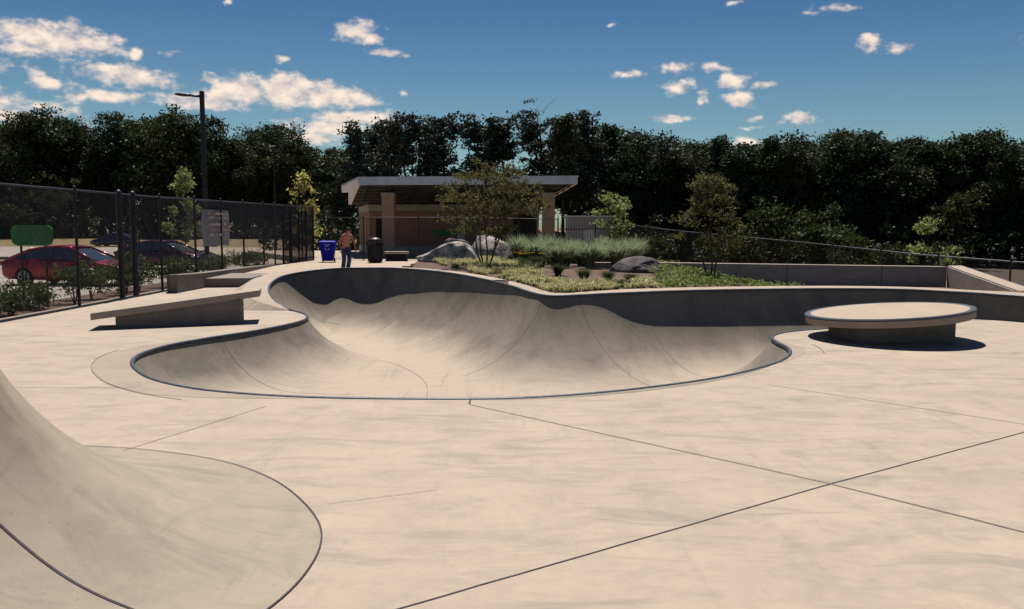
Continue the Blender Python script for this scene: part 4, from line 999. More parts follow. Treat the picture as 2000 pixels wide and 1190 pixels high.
for i, (px, py, h) in enumerate(tf):
    p = G(px, py + 6, .68); p.z = garden_z(p.x, p.y)
    V, Fq = blades(0, 0, 0, 420, h, .3, .007, rn, .25)
    e = np_mesh('grass_tuft', V, Fq, M['blade_tuft']); e.location = (p.x, p.y, p.z - .02)
    tag(e, 'small dark green tuft on bare mulch, %s from the left' % ordn[sorted(q_[0] for q_ in tf).index(px)], 'grass tuft', 'dark tufts on the mulch')
# variegated ground cover: many small clumps, one sheet
def cover(name, poly_px, zc, n, h, spread, wd, mat, label, cat, nb=36, leaf=False, seed=0, droop=.7):
    rn = np.random.default_rng(seed); poly = [tuple(G(px, py, zc))[:2] for px, py in poly_px]; pa_ = np.array(poly)
    Vs, Fs, off = [], [], 0; c = 0; tries = 0
    while c < n and tries < n * 40:
        tries += 1; x = rn.uniform(pa_[:, 0].min(), pa_[:, 0].max()); y = rn.uniform(pa_[:, 1].min(), pa_[:, 1].max())
        if not inside(poly, np.array([x]), np.array([y]))[0]: continue
        dd, kk = nearest(back, np.array([x]), np.array([y]))
        if dd[0] < bandw[kk[0]] + .06 or inside(loop, np.array([x]), np.array([y]))[0]: continue
        if noise.noise(Vector((x*1.3, y*1.3, seed))) < -.28: continue
        z = garden_z(x, y); c += 1; s = rn.uniform(.7, 1.25)
        if leaf:
            pts = rn.normal(size=(nb, 3)) * np.array([spread*.5, spread*.5, h*.25]) + np.array([x, y, z + h*.45*s]); V_, F_ = leaf_quads(pts, wd, rn, .65, .3)
        else: V_, F_ = blades(x, y, z - .01, nb, h*s, spread*s, wd, rn, droop)
        Vs.append(V_); Fs.append(F_ + off); off += len(V_)
    o = np_mesh(name, np.vstack(Vs), np.vstack(Fs), M[mat]); tag(o, label, cat, kind='stuff'); return o
cover('variegated_grass', [(850,514),(930,512),(1000,520),(1090,548),(1170,548),(1250,540),(1278,548),(1276,562),(1100,574),(1050,570),(960,548),(900,534),(855,526)], .72, 620, .2, .2, .010, 'blade_cream', 'cream striped grass edging the garden along the bowl', 'ground cover', 40, seed=1)
cover('low_greenery', [(960,496),(1060,500),(1090,520),(1040,530),(980,520)], .78, 130, .28, .2, .010, 'blade_tuft', 'mid green low foliage round the yellow flowers', 'ground cover', 30, seed=2)
cover('ground_cover', [(1275,518),(1420,514),(1560,516),(1560,545),(1480,552),(1400,556),(1280,562)], .66, 560, .2, .2, .036, 'leaf_cover', 'leafy green ground cover in front of the garden wall', 'ground cover', 30, leaf=True, seed=3)
fl = [(996,506),(1012,509),(1026,503),(1038,510),(1050,504),(1060,511),(985,500),(1003,498),(1020,513)]
for i, (px, py) in enumerate(fl):
    p = G(px, py + 10, .80); p.z = garden_z(p.x, min(p.y, 30.5)); h = .38
    e = empty('daylily', p, 'yellow-flowered plant behind the crape myrtle, %s from the left' % ordn[sorted(q_[0] for q_ in fl).index(px)], 'flower', 'yellow flowers in the garden')
    V, Fq = blades(0, 0, 0, 60, .3, .2, .010, rn, .6); np_mesh('leaves', V, Fq, M['blade_tuft'], e)
    mb = MB()
    for k in range(3):
        a = k * 2.1 + i; ox, oy = .09*math.cos(a), .09*math.sin(a)
        for q_ in range(5):
            b_ = q_ * 1.256; mb.add([(ox, oy, h), (ox+.045*math.cos(b_-.4), oy+.045*math.sin(b_-.4), h+.03), (ox+.07*math.cos(b_), oy+.07*math.sin(b_), h+.02), (ox+.045*math.cos(b_+.4), oy+.045*math.sin(b_+.4), h+.03)], [(0,1,2,3)])
    mb.build('blossom', M['petal'], e)

# ------------------------------------------------------------ boulders
def boulder(px, py, Y, w_, d_, h_, mat, label, seed, shape=None, z0=None, rz=0):
    bm = bmesh.new(); bmesh.ops.create_icosphere(bm, subdivisions=5, radius=1)
    for v in bm.verts:
        c = v.co.copy(); n1 = noise.noise(c * 1.3 + Vector((seed, 0, 0))); n2 = noise.noise(c * 3.2 + Vector((0, seed, 0))); n3 = noise.noise(c * 9 + Vector((0, 0, seed)))
        s = 1 + .26 * n1 + .10 * n2 + .03 * n3
        # facets
        for k in range(7):
            r = random.Random(seed * 31 + k); d = Vector((r.uniform(-1, 1), r.uniform(-1, 1), r.uniform(-.2, 1))).normalized(); t = (c * s).dot(d)
            if t > .72: s *= 1 - .8 * (t - .72) / max(t, .01)
        c = c * s; x, y, z = c
        if shape: z *= shape(x)
        v.co = Vector((x * w_ / 2, y * d_ / 2, z * h_ * .62 + h_ * .36))
    me = bpy.data.meshes.new('boulder'); bm.to_mesh(me); bm.free(); me.materials.append(M[mat]); me.polygons.foreach_set('use_smooth', [True] * len(me.polygons))
    o = bpy.data.objects.new('boulder', me); C.objects.link(o); x = (px - 1000) / F * Y
    o.location = (x, Y, garden_z(x, min(Y, 30)) if z0 is None else z0); o.rotation_euler.z = rz
    return tag(o, label, 'boulder')
boulder(878, 500, 27.6, 2.25, 1.4, 1.22, 'rock', 'large pale wedge-shaped boulder left of the crape myrtle', 3, lambda x: max(.25, .85 + .75 * x) if x < .5 else 1.2, z0=.5)
boulder(893, 475, 30.4, 1.1, 1.0, .95, 'rock_dark', 'small rounded brownish boulder just behind the pale wedge boulder', 5, z0=.75)
boulder(962, 478, 29.8, 1.6, 1.2, .95, 'rock', 'grey boulder behind the crape myrtle stems', 8, lambda x: 1.15 - .4 * x, z0=.75)
boulder(1240, 520, 24.0, 1.5, 1.0, .58, 'rock_dark', 'long low dark boulder at the right end of the blue-green grasses', 12, z0=.62)

# ------------------------------------------------------------ pavilion
yaw = R_(5.5); U = Vector((math.cos(yaw), -math.sin(yaw), 0)); Wd = Vector((-math.sin(R_(15)), math.cos(R_(15)), 0)).normalized()
org = P(722, 500, 55.5); org.z = .2
e = empty('pavilion', org, 'brick pavilion with a tilted white-edged shed roof on brick columns, behind the garden', 'building')
def bp(u, v_, z): return U * u + Wd * v_ + Vector((0, 0, z))
def bbox(mb, u0, u1, v0, v1, z0, z1, mi=0):
    vs = [bp(*p) for p in ((u0,v0,z0),(u1,v0,z0),(u1,v1,z0),(u0,v1,z0),(u0,v0,z1),(u1,v0,z1),(u1,v1,z1),(u0,v1,z1))]
    mb.add(vs, [(0,3,2,1),(4,5,6,7),(0,1,5,4),(1,2,6,5),(2,3,7,6),(3,0,4,7)], mi)
def zpx(py, Y): return P(1000, py, Y).z - .2
LB = P(1050,500,55).x - org.x
zb0, zb1 = zpx(412, 56), zpx(400, 56)
mb = MB(); bbox(mb, 0, LB, 0, 7.5, .5, zb0); mb.build('wall', M['brick'], e)
mb = MB(); bbox(mb, -.03, LB+.03, -.03, 7.53, 0, .5); mb.build('base_course', M['stone'], e)
mb = MB(); bbox(mb, -.05, LB+.05, -.05, 7.55, zb0, zb1); mb.build('stone_band', M['stone'], e)
for (px, wpx) in ((760, 24), (1071, 24)):
    Y = 51.0 - (px-722)*.002; c = P(px, 440, Y) ; u = (c.x - org.x); wv_ = wpx / F * Y
    cy = (c - org); 
    base_ = Vector((cy.x, cy.y, 0)); mb = MB(); zt_ = zpx(385, Y)
    mb.box((base_.x-wv_/2, base_.y-.38, .55), (base_.x+wv_/2, base_.y+.38, zt_)); col_ = mb.build('column', M['brick_tan'], e)
    MB().box((base_.x-wv_/2-.02, base_.y-.4, zt_), (base_.x+wv_/2+.02, base_.y+.4, zpx(377, Y))).build('cap', M['stone'], col_)
    MB().box((base_.x-wv_/2-.03, base_.y-.45, 0), (base_.x+wv_/2+.8, base_.y+.45, .55)).build('bench_base', M['stone'], col_)
    MB().box((base_.x-.12, base_.y-.12, zpx(377, Y)), (base_.x+.12, base_.y+.12, zpx(366, 52.5))).build('bracket', M['black'], col_)
# roof prism in (v,z)
Yf = 49.3; z_t = zpx(349, Yf); z_b = zpx(361, Yf)
vf = (Yf - org.y) / Wd.y
uL = (P(700, 350, Yf) - org).x - (Wd * vf).x; uR = (P(1126, 350, Yf - 1.0) - org).x - (Wd * vf).x
uR /= U.x
prof = [(vf, z_t), (vf, z_b), (.35, zb1 + .02), (1.4, zb1 + .02), (1.4, zpx(376, 57)), (8.2, zpx(376, 63)), (8.2, zpx(364, 63))]
mb = MB(); rings = [[bp(u, v_, z) for v_, z in prof] for u in (uL + .06, uR - .06)]
mb.loft(rings, True, False); rf = mb.build('roof', M['soffit'], e)
# top sheet, front fascia, gable end panels
mb = MB(); mb.add([bp(uL-.1, vf-.06, z_t+.02), bp(uR+.1, vf-.06, z_t+.02), bp(uR+.1, 8.3, zpx(364, 63)+.02), bp(uL-.1, 8.3, zpx(364, 63)+.02)] , [(0,1,2,3)])
mb.add([bp(uL-.1, vf-.06, z_t+.10), bp(uR+.1, vf-.06, z_t+.10), bp(uR+.1, 8.3, zpx(364, 63)+.10), bp(uL-.1, 8.3, zpx(364, 63)+.10)] , [(0,1,2,3)])
mb.add([bp(uL-.1, vf-.06, z_t+.02), bp(uR+.1, vf-.06, z_t+.02), bp(uR+.1, vf-.06, z_t+.10), bp(uL-.1, vf-.06, z_t+.10)], [(0,1,2,3)])
mb.add([bp(uL-.1, vf-.06, z_t+.02), bp(uL-.1, vf-.06, z_t+.10), bp(uL-.1, 8.3, zpx(364, 63)+.10), bp(uL-.1, 8.3, zpx(364, 63)+.02)], [(0,1,2,3)])
mb.build('roof_sheet', M['fascia'], rf)
mb = MB(); bbox(mb, uL-.04, uR+.04, vf-.05, vf-.002, z_b-.02, z_t+.015); mb.build('fascia', M['fascia'], rf)
for u in (uL - .05, uR - .055):
    mb = MB(); n = len(prof); vs = [bp(u, v_, z) for v_, z in prof] + [bp(u + .11, v_, z) for v_, z in prof]
    mb.add(vs, [tuple(range(n)), tuple(range(n, 2*n))[::-1]] + [(i, (i+1) % n, n+(i+1) % n, n+i) for i in range(n)]); mb.build('end_panel', M['panel'], rf)
def sof(v_): t = (v_ - vf) / (.35 - vf); return z_b + (zb1 + .02 - z_b) * t
for k in range(9):      # rafters under the soffit
    u = uL + .5 + k * (uR - uL - 1) / 8
    mb = MB(); a, b = vf + .1, .2
    vs = [bp(u+s, v_, sof(v_) + dz) for v_ in (a, b) for s, dz in ((-.05, .01), (.05, .01), (.05, -.14), (-.05, -.14))]
    mb.add(vs, [(0,1,2,3),(7,6,5,4),(0,4,5,1),(1,5,6,2),(2,6,7,3),(3,7,4,0)]); mb.build('rafter', M['trim'], rf)
for k in range(5):
    v_ = vf + .8 + k * 1.1
    mb = MB(); vs = [bp(u, v_+s, sof(v_+s) + dz) for u in (uL+.1, uR-.1) for s, dz in ((-.04,.005),(.04,.005),(.04,-.08),(-.04,-.08))]
    mb.add(vs, [(0,1,2,3),(7,6,5,4),(0,4,5,1),(1,5,6,2),(2,6,7,3),(3,7,4,0)]); mb.build('purlin', M['trim'], rf)
# doors and openings
def on_wall(px): return (P(px, 450, 55.2) - org).x / U.x
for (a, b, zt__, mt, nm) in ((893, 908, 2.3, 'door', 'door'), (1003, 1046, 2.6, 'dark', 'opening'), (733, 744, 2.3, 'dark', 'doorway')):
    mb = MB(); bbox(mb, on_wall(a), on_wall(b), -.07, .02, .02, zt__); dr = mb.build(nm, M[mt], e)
    if nm == 'door': mb = MB(); bbox(mb, on_wall(a)+.06, on_wall(a)+.12, -.12, -.071, 1.0, 1.15); mb.build('handle', M['alloy'], dr)
mb = MB(); bbox(mb, on_wall(850), on_wall(893), -.06, -.005, zpx(461, 55.2), zpx(448, 55.2)); mb.build('wall_sign', M['green'], e)
# side wall pilasters on the left
for v_ in (1.5, 3.5, 5.6):
    mb = MB(); bbox(mb, -.10, -.002, v_, v_+.5, .5, zb0 - .25); mb.build('pilaster', M['brick_tan'], e)
# downpipe at the right roof end
q = bp(uR - .3, .2, 0); MB().tube([q + Vector((.35,-.6,zb1+.5)), q + Vector((0,0,zb1)), q + Vector((0,0,.1))], .05, 8).build('downpipe', M['stone'], e)
# pale shed
sA = P(1108, 470, 62)
e = empty('utility_shed', (sA.x + 1.7, 62, -.25), 'pale grey metal shed behind the picket fence', 'shed')
Ht = P(1108, 424, 62).z + .25
MB().box((-1.7,0,0),(1.7,2.4,Ht)).build('wall', M['shed'], e); MB().box((-1.85,-.15,Ht),(1.85,2.55,Ht+.1)).build('roof', M['fascia'], e); MB().box((-.5,-.03,0),(.45,-.002,2.05)).build('door', M['door'], e)
# items on the plaza
b = G(641,512,.2)
e = empty('wheelie_bin', b, 'blue plastic wheelie bin with a white mark, beside the standing skater', 'bin', rz=R_(6))
r_ = [[Vector((sx_*w2, sy_*d2, z)) for sx_, sy_ in ((-1,-1),(1,-1),(1,1),(-1,1))] for z, w2, d2 in ((.06,.27,.30),(.30,.30,.33),(.9,.38,.40),(.98,.40,.42))]
MB().loft(r_).build('body', M['blue_bin'], e, bevel=.02)
r_ = [[Vector((sx_*w2, sy_*d2+.02, z)) for sx_, sy_ in ((-1,-1),(1,-1),(1,1),(-1,1))] for z, w2, d2 in ((.982,.43,.45),(1.03,.43,.45),(1.08,.34,.36))]
MB().loft(r_).build('lid', M['blue_bin'], e, bevel=.015)
MB().tube([(-.3,.47,1.0),(.3,.47,1.0)], .02, 8).build('handle', M['blue_bin'], e)
for x in (-.3, .3): MB().lathe([(.1,-.03),(.1,.03)], 16, Matrix.Translation((x,.3,.1)) @ Matrix.Rotation(math.pi/2, 4, 'Y')).build('wheel', M['tyre'], e)
mk = MB(); yf = -.392
for i in range(3):
    a0 = math.pi/2 + i * 2.094; c = Vector((.09*math.cos(a0), 0, .09*math.sin(a0)+.72)); t = Vector((-math.sin(a0), 0, math.cos(a0)))
    mk.tube([c - t*.07 + Vector((0,yf,0)), c + t*.07 + Vector((0,yf,0))], .018, 6)
mk.box((-.14,-.412,.86),(.14,-.407,.90)); mk.build('mark', M['binwhite'], e)
b = G(733,513,.2)
e = empty('litter_bin', b, 'round black slatted litter bin beside the left brick column', 'bin')
MB().lathe([(.30,0),(.34,.1),(.36,.85),(.33,.87)], 24).build('liner', M['black'], e, smooth=False)
mb = MB()
for k in range(24): a = k*math.pi/12; mb.tube([(.35*math.cos(a), .35*math.sin(a), .04), (.38*math.cos(a), .38*math.sin(a), .8), (.44*math.cos(a), .44*math.sin(a), 1.05)], .014, 5)
mb.build('slats', M['black'], e); MB().lathe([(.36,.98),(.40,1.12),(.2,1.24),(.05,1.27)], 20).build('lid', M['black'], e, smooth=True)
e = empty('concrete_bench', G(775,510,.2), 'dark-fronted concrete bench at the foot of the left brick column', 'bench')
MB().box((-.62,-.3,.38),(.62,.3,.5)).build('seat', M['stone'], e, bevel=.01)
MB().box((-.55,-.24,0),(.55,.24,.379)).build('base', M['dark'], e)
e = empty('red_bag', G(776,498,.2) + Vector((.45,3,.0)), 'small red bag on the ground beside the left brick column', 'bag')
r_ = [[Vector((sx_*w2, sy_*d2, z)) for sx_, sy_ in ((-1,-1),(1,-1),(1,1),(-1,1))] for z, w2, d2 in ((.0,.22,.14),(.25,.25,.17),(.55,.16,.1),(.62,.05,.04))]
MB().loft(r_).build('bag_body', M['red'], e, bevel=.03); MB().tube([(-.08,0,.6),(0,0,.75),(.08,0,.6)], .012, 6).build('strap', M['trim'], e)

# ------------------------------------------------------------ cars
def make_car(paint, name, label, loc, rz, L_=4.85, W2=.91, H=1.45, cat='car', group='parked cars'):
    e = empty(name, loc, label, cat, group, rz)
    # stations: x, zbottom, zbelt, halfwidth   (front at +x)
    st = [(-2.42,.42,.74,.66),(-2.36,.30,.92,.78),(-2.1,.24,1.02,.87),(-1.5,.22,1.0,.91),(-.6,.20,.96,.91),(.4,.20,.93,.91),(1.0,.20,.93,.91),(1.5,.21,.86,.90),(2.0,.23,.77,.86),(2.3,.28,.68,.76),(2.42,.38,.56,.60)]
    rings = []
    for x, zb, zt_, hw in st:
        m_ = (zb + zt_) / 2; cr = .03 if abs(x) < 2.3 else .01
        half = [(0, zb), (hw*.86, zb), (hw*.97, zb+.10*(zt_-zb)/.7), (hw, m_), (hw*.985, m_+(zt_-m_)*.5), (hw*.93, zt_-.03), (hw*.82, zt_), (hw*.4, zt_+cr), (0, zt_+cr*1.4)]
        rings.append([Vector((x, y, z)) for y, z in half] + [Vector((x, -y, z)) for y, z in half[-2:0:-1]])
    body = MB().loft(rings).build('body', M[paint], e, autos=.75)
    # wheel arches cut out
    for x in (-1.42, 1.42):
        cut = MB().lathe([(.36,-1.2),(.36,1.2)], 28, Matrix.Translation((x,0,.31)) @ Matrix.Rotation(math.pi/2, 4, 'X')).build('cutter', M['trim'])
        md = body.modifiers.new('b', 'BOOLEAN'); md.object = cut; md.operation = 'DIFFERENCE'; md.solver = 'EXACT'
        cut.parent = e; bpy.context.view_layer.update()
        ev = body.evaluated_get(bpy.context.evaluated_depsgraph_get()); me2 = bpy.data.meshes.new_from_object(ev)
        body.modifiers.clear(); body.data = me2; bpy.data.objects.remove(cut)
    # cabin
    def cab(pr, name_, mat_, ins_):
        rg = []
        for x, z, hw in pr: rg.append((x, z, hw))
        return rg
    belt = [(-1.95,1.0),(-1.2,.985),(.9,.94),(1.35,.90)]
    roofl = [(-1.15,1.36),(-.7,1.43),(-.1,1.45),(.25,1.41)]
    nb = 4
    vs = []
    for (x, z), (xr, zr_) in zip(belt, roofl):
        vs += [(x, .80, z), (xr, .60, zr_ - .02), (xr, -.60, zr_ - .02), (x, -.80, z)]
    fs = []
    for i in range(3):
        a = i*4; b_ = a+4; fs += [(a, b_, b_+1, a+1), (a+1, b_+1, b_+2, a+2), (a+2, b_+2, b_+3, a+3)]
    fs += [(0,1,2,3), (15,14,13,12)]
    MB().add(vs, fs).build('window_glass', M['glass'], e)
    # roof skin and pillars slightly proud
    vs = []
    for (xr, zr_) in [(-1.2,1.34)] + roofl + [(.33,1.385)]: vs += [(xr, .63, zr_-.03), (xr, .55, zr_+.012), (xr, 0, zr_+.03), (xr, -.55, zr_+.012), (xr, -.63, zr_-.03)]
    n_ = 6; fs = [(i*5+j, (i+1)*5+j, (i+1)*5+j+1, i*5+j+1) for i in range(n_-1) for j in range(4)]
    o = MB().add(vs, fs).build('roof', M[paint], e, smooth=True); md = o.modifiers.new('s', 'SOLIDIFY'); md.thickness = .03; md.offset = 0
    for s in (1, -1):
        pm_ = MB()
        pm_.tube([(1.38, s*.80, .915), (.27, s*.60, 1.40)], .035, 6); pm_.tube([(-1.98, s*.79, 1.0), (-1.18, s*.60, 1.36)], .06, 6)
        pm_.build('pillar', M[paint], e, smooth=True)
        pm_ = MB(); pm_.tube([(-.30, s*.815, .97), (-.34, s*.62, 1.42)], .03, 6); pm_.build('door_pillar', M['trim'], e)
        MB().box((.72, min(s*.84, s*1.02), .94), (.90, max(s*.84, s*1.02), 1.07)).build('mirror', M[paint], e, bevel=.02)
        for xh in (.35, -.85): MB().box((xh-.09, min(s*.895, s*.93), .80), (xh+.09, max(s*.895, s*.93), .83)).build('door_handle', M[paint], e)
        sm_ = MB()
        for xh in (.62, -.36, -1.28): sm_.box((xh-.006, min(s*.88, s*.914), .30), (xh+.006, max(s*.88, s*.914), .92))
        sm_.build('door_gap', M['trim'], e)
        r_ = [[Vector((x, s*(y+dy), z+dz)) for dy, dz in ((-.05,-.05),(.03,-.04),(.02,.05),(-.06,.05))] for x, y, z in ((1.95,.84,.68),(2.15,.80,.64),(2.33,.66,.60))]
        MB().loft(r_).build('headlight', M['lampglass'], e)
        MB().box((-2.42, min(s*.52, s*.80), .74), (-2.30, max(s*.52, s*.80), .90)).build('tail_light', M['taillamp'], e, bevel=.015)
        for x in (-1.42, 1.42):
            T = Matrix.Translation((x, s*.80, .32)) @ Matrix.Rotation(-s*math.pi/2, 4, 'X')
            wh = MB().lathe([(.20,-.1),(.30,-.1),(.325,-.07),(.325,.07),(.30,.1),(.20,.1)], 28, T).build('tyre', M['tyre'], e, smooth=False, autos=.6)
            rm = MB(); rm.lathe([(.20,-.06),(.22,.105),(.195,.11),(.19,.06)], 24, T)
            for k in range(5):
                a = k*2*math.pi/5; rm.tube([T @ Vector((.03*math.cos(a), .03*math.sin(a), .085)), T @ Vector((.2*math.cos(a), .2*math.sin(a), .09))], .024, 5)
            rm.lathe([(.05,.06),(.05,.10)], 12, T); rm.build('rim', M['alloy'], wh)
    MB().box((2.30,-.42,.36),(2.425,.42,.54)).build('grille', M['trim'], e, bevel=.01)
    MB().box((-2.425,-.26,.60),(-2.36,.26,.72)).build('number_plate', M['shirt_white'], e)
    return e
c = P(140, 520, 31.5)
make_car('red', 'sedan_car', 'bright red sedan parked nearest, seen side-on through the left fence', (c.x - .0, 31.7, -.16), R_(-7))
c = P(322, 500, 43.5)
make_car('maroon', 'sedan_car', 'dark maroon sedan parked behind the bright red one', (c.x, 43.6, -.16), R_(-10))
c = P(236, 470, 92)
make_car('navy', 'sedan_car', 'navy sedan far off on the road beyond the parking lot', (c.x + .3, 90, -.12), R_(176))

# ------------------------------------------------------------ people
def skin_body(name, verts, edges, radii, mat, parent, root=0, sub=2):
    me = bpy.data.meshes.new(name); me.from_pydata(verts, edges, []); o = bpy.data.objects.new(name, me); C.objects.link(o)
    sk = o.modifiers.new('skin', 'SKIN'); sk.use_smooth_shade = True
    for i, r in enumerate(radii): me.skin_vertices[0].data[i].radius = (r, r) if not isinstance(r, tuple) else r
    me.skin_vertices[0].data[root].use_root = True
    ss_ = o.modifiers.new('sub', 'SUBSURF'); ss_.levels = sub; ss_.render_levels = sub
    bpy.context.view_layer.update(); ev = o.evaluated_get(bpy.context.evaluated_depsgraph_get()); m2 = bpy.data.meshes.new_from_object(ev)
    o.modifiers.clear(); o.data = m2; m2.materials.clear(); m2.materials.append(M[mat]); m2.polygons.foreach_set('use_smooth', [True] * len(m2.polygons)); o.parent = parent
    return o
def make_person(loc, label, skater=True, shirt=None, rz=0, sit=False):
    e = empty('person', loc, label, 'person', rz=rz)
    # facing -y (towards camera); skater bends forward with hunched shoulders
    ln = .22 if skater else .02
    J = {'pel': (0, .02, .93), 'wa': (-.01, -.01, 1.05), 'ch': (-.02, -.08-ln*.3, 1.24), 'sh': (-.02, -.12-ln*.5, 1.38), 'nk': (0, -.17-ln*.6, 1.45), 'hd': (.015, -.21-ln*.7, 1.52), 'ht': (.02, -.22-ln*.75, 1.63),
         'ls': (-.17, -.10-ln*.5, 1.36), 'le': (-.29, -.08-ln*.5, 1.10), 'lw': (-.25, -.16-ln*.6, .86), 'rs': (.15, -.12-ln*.5, 1.36), 're': (.25, -.14-ln*.5, 1.11), 'rw': (.27, -.20-ln*.6, .86),
         'lh': (-.095, .02, .88), 'lk': (-.10, -.08, .50), 'la': (-.13, .04, .10), 'lt': (-.15, -.14, .04), 'rh': (.095, .02, .88), 'rk': (.09, -.10, .50), 'ra': (.05, .03, .10), 'rt': (.06, -.16, .04)}
    nm = list(J); ix = {k: i for i, k in enumerate(nm)}; vs = [J[k] for k in nm]
    ed = [('pel','wa'),('wa','ch'),('ch','sh'),('sh','nk'),('nk','hd'),('hd','ht'),('sh','ls'),('ls','le'),('le','lw'),('sh','rs'),('rs','re'),('re','rw'),('pel','lh'),('lh','lk'),('lk','la'),('la','lt'),('pel','rh'),('rh','rk'),('rk','ra'),('ra','rt')]
    rad = {'pel': (.14,.10), 'wa': (.13,.09), 'ch': (.155,.105), 'sh': (.13,.085), 'nk': (.052,.055), 'hd': (.078,.09), 'ht': (.06,.07), 'ls': (.062,.062), 'le': (.042,.042), 'lw': (.028,.028), 'rs': (.062,.062), 're': (.042,.042), 'rw': (.028,.028),
           'lh': (.09,.09), 'lk': (.058,.058), 'la': (.042,.042), 'lt': (.035,.035), 'rh': (.09,.09), 'rk': (.058,.058), 'ra': (.042,.042), 'rt': (.035,.035)}
    R2 = [rad[k] for k in nm]; E2 = [(ix[a], ix[b]) for a, b in ed]
    # hands: palm then five finger chains
    def hand(wr, sgn):
        w_ = Vector(J[wr]); base = len(vs); vs.append(tuple(w_ + Vector((0, -.01, -.055)))); R2.append((.030, .018)); E2.append((ix[wr], base))
        for k, (dx_, l_) in enumerate(((-.028,.060),(-.010,.070),(.010,.068),(.028,.052))):
            a = len(vs); vs.append(tuple(w_ + Vector((dx_*.4, dx_*.8-.01, -.095)))); R2.append((.009,.009)); E2.append((base, a))
            vs.append(tuple(w_ + Vector((dx_*.4-sgn*.004, dx_*.9-.02, -.095-l_*.55)))); R2.append((.0085,.0085)); E2.append((a, a+1))
            vs.append(tuple(w_ + Vector((dx_*.4-sgn*.014, dx_*.9-.035, -.095-l_)))); R2.append((.0075,.0075)); E2.append((a+1, a+2))
        a = len(vs); vs.append(tuple(w_ + Vector((-sgn*.012, -.045, -.055)))); R2.append((.011,.011)); E2.append((base, a))
        vs.append(tuple(w_ + Vector((-sgn*.02, -.065, -.085)))); R2.append((.009,.009)); E2.append((a, a+1))
    hand('lw', -1); hand('rw', 1)
    body = skin_body('body', vs, E2, R2, 'skin', e, ix['pel'])
    hd = Vector(J['hd'])
    # face: nose, eyes, mouth, ears as one small mesh
    # trousers
    tk = ['pel','lh','lk','la','rh','rk','ra']; tv = [J['wa'], *[J[k] for k in tk]]; tv[0] = (J['wa'][0], J['wa'][1]+.01, J['wa'][2]-.04)
    te = [(0,1),(1,2),(2,3),(3,4),(1,5),(5,6),(6,7)]; trd = [(.135,.10),(.15,.115),(.105,.11),(.082,.085),(.078,.085),(.105,.11),(.082,.085),(.078,.085)]
    skin_body('trousers', tv, te, trd, 'jeans', e, 1)
    for k, s in (('la','lt'), ('ra','rt')):
        a, b = Vector(J[k]), Vector(J[s]); r_ = []
        for t, w2, h2 in ((-.25,.045,.06),(.2,.05,.07),(.7,.05,.045),(1.15,.035,.03)):
            c = a.lerp(b, t); c.z = h2; r_.append([Vector((c.x + w2*math.cos(q), c.y, .005 + h2 + h2*math.sin(q))) for q in np.linspace(0, 6.283, 10, endpoint=False)])
        MB().loft(r_).build('shoe', M['shoe'], e, smooth=True)
    # hair cap
    bm = bmesh.new(); bmesh.ops.create_icosphere(bm, subdivisions=3, radius=1)
    for v in bm.verts:
        n1 = 1 + .06 * noise.noise(v.co * 4); x, y, z = v.co * n1
        lowf = z < (-.05 if y > 0 else .42)
        k_ = .72 if lowf else 1.0
        v.co = Vector((x*.094*k_, y*.112*k_, z*.112*k_ if not lowf else z*.07)) + hd + Vector((0, .02, .055))
    me = bpy.data.meshes.new('hair'); bm.to_mesh(me); bm.free(); me.materials.append(M['hair']); me.polygons.foreach_set('use_smooth', [True]*len(me.polygons)); o = bpy.data.objects.new('hair', me); C.objects.link(o); o.parent = e
    fm = MB(); f0 = hd + Vector((0, -.085, .01))
    fm.tube([f0 + Vector((0,.0,.035)), f0 + Vector((0,-.022,-.005)), f0 + Vector((0,.005,-.012))], [.008,.014,.008], 6)
    for s in (-1, 1): fm.lathe([(.004,-.018),(.016,-.01),(.016,.012),(.006,.022)], 8, Matrix.Translation(hd + Vector((s*.078, .01, .005))))
    fm.build('nose_and_ears', M['skin'], e, smooth=True)
    em = MB()
    for s in (-1, 1): em.lathe([(.002,-.006),(.009,-.003),(.009,.003),(.002,.006)], 8, Matrix.Translation(f0 + Vector((s*.03, .008, .03))))
    em.box(tuple(f0 + Vector((-.022,.0,-.042))), tuple(f0 + Vector((.022,.012,-.036)))); em.build('eyes_and_mouth', M['hair'], e)
    if shirt:
        sv = [J[k] for k in ('pel','wa','ch','sh','ls','rs')] + [tuple((Vector(J['ls'])*.4 + Vector(J['le'])*.6)), tuple((Vector(J['rs'])*.4 + Vector(J['re'])*.6))]
        skin_body('shirt', sv, [(0,1),(1,2),(2,3),(3,4),(3,5),(4,6),(5,7)], [(.16,.12),(.15,.11),(.175,.13),(.15,.11),(.082,.082),(.082,.082),(.07,.07),(.07,.07)], shirt, e, 1)
    return e
pp = P(677, 530, 33.2)
pe = make_person((pp.x, 33.2, .2), 'shirtless skater in blue jeans leaning forward beside the blue bin', True); pe.scale = (1.06, 1.06, 1.06); pe.rotation_euler.z = R_(24)
zt_ = P(655, 447, 88).z
p1_ = make_person((P(655,460,104).x, 104, ghz(-22, 104)), 'distant person in a pale blue shirt standing at the foot of the wood', False, 'shirt_white')
p2_ = make_person((P(626,460,104).x, 105, ghz(-23, 105)), 'distant person in a white shirt near the picnic table, left of the other', False, 'shirt_white', rz=.8)
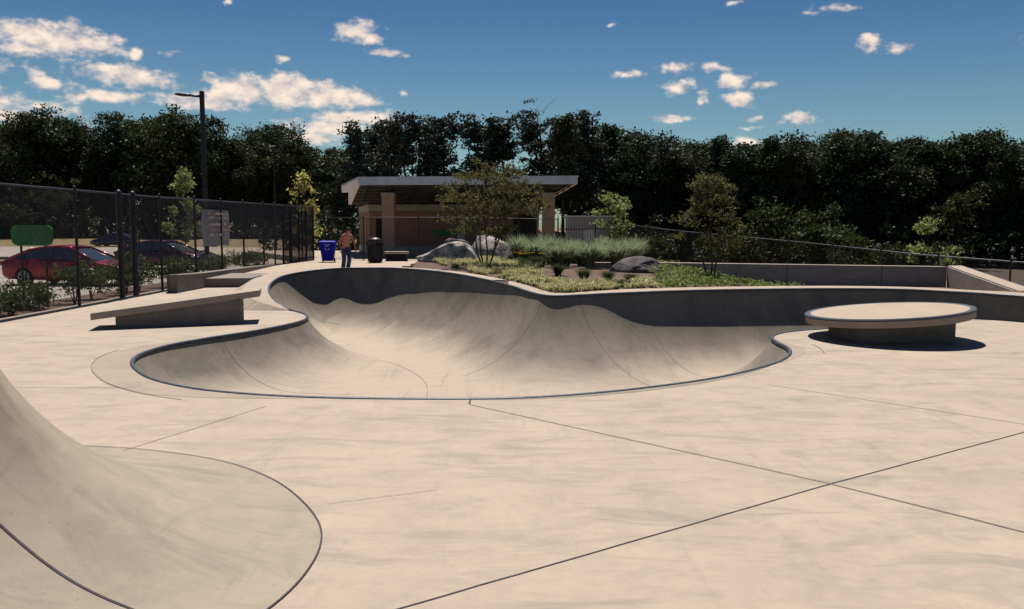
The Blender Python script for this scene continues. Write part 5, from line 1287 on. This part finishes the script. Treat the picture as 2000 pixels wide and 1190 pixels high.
# far picnic table with bench
q = P(615, 472, 101); e = empty('picnic_table', (q.x, 101, ghz(q.x, 101)), 'pale picnic table far behind the blue bin', 'table')
MB().box((-1.1,-.4,.7),(1.1,.4,.76)).build('table_top', M['wood'], e)
for s in (-1, 1): MB().box((-1.1, s*.75-.13, .42), (1.1, s*.75+.13, .47)).build('bench_seat', M['wood'], e)
for s in (-1, 1): MB().box((s*.8-.04, -.8, .36), (s*.8+.04, .8, .42)).box((s*.8-.04,-.06,0),(s*.8+.04,.06,.7)).build('leg_frame', M['wood'], e)
print('objects', len(bpy.data.objects))
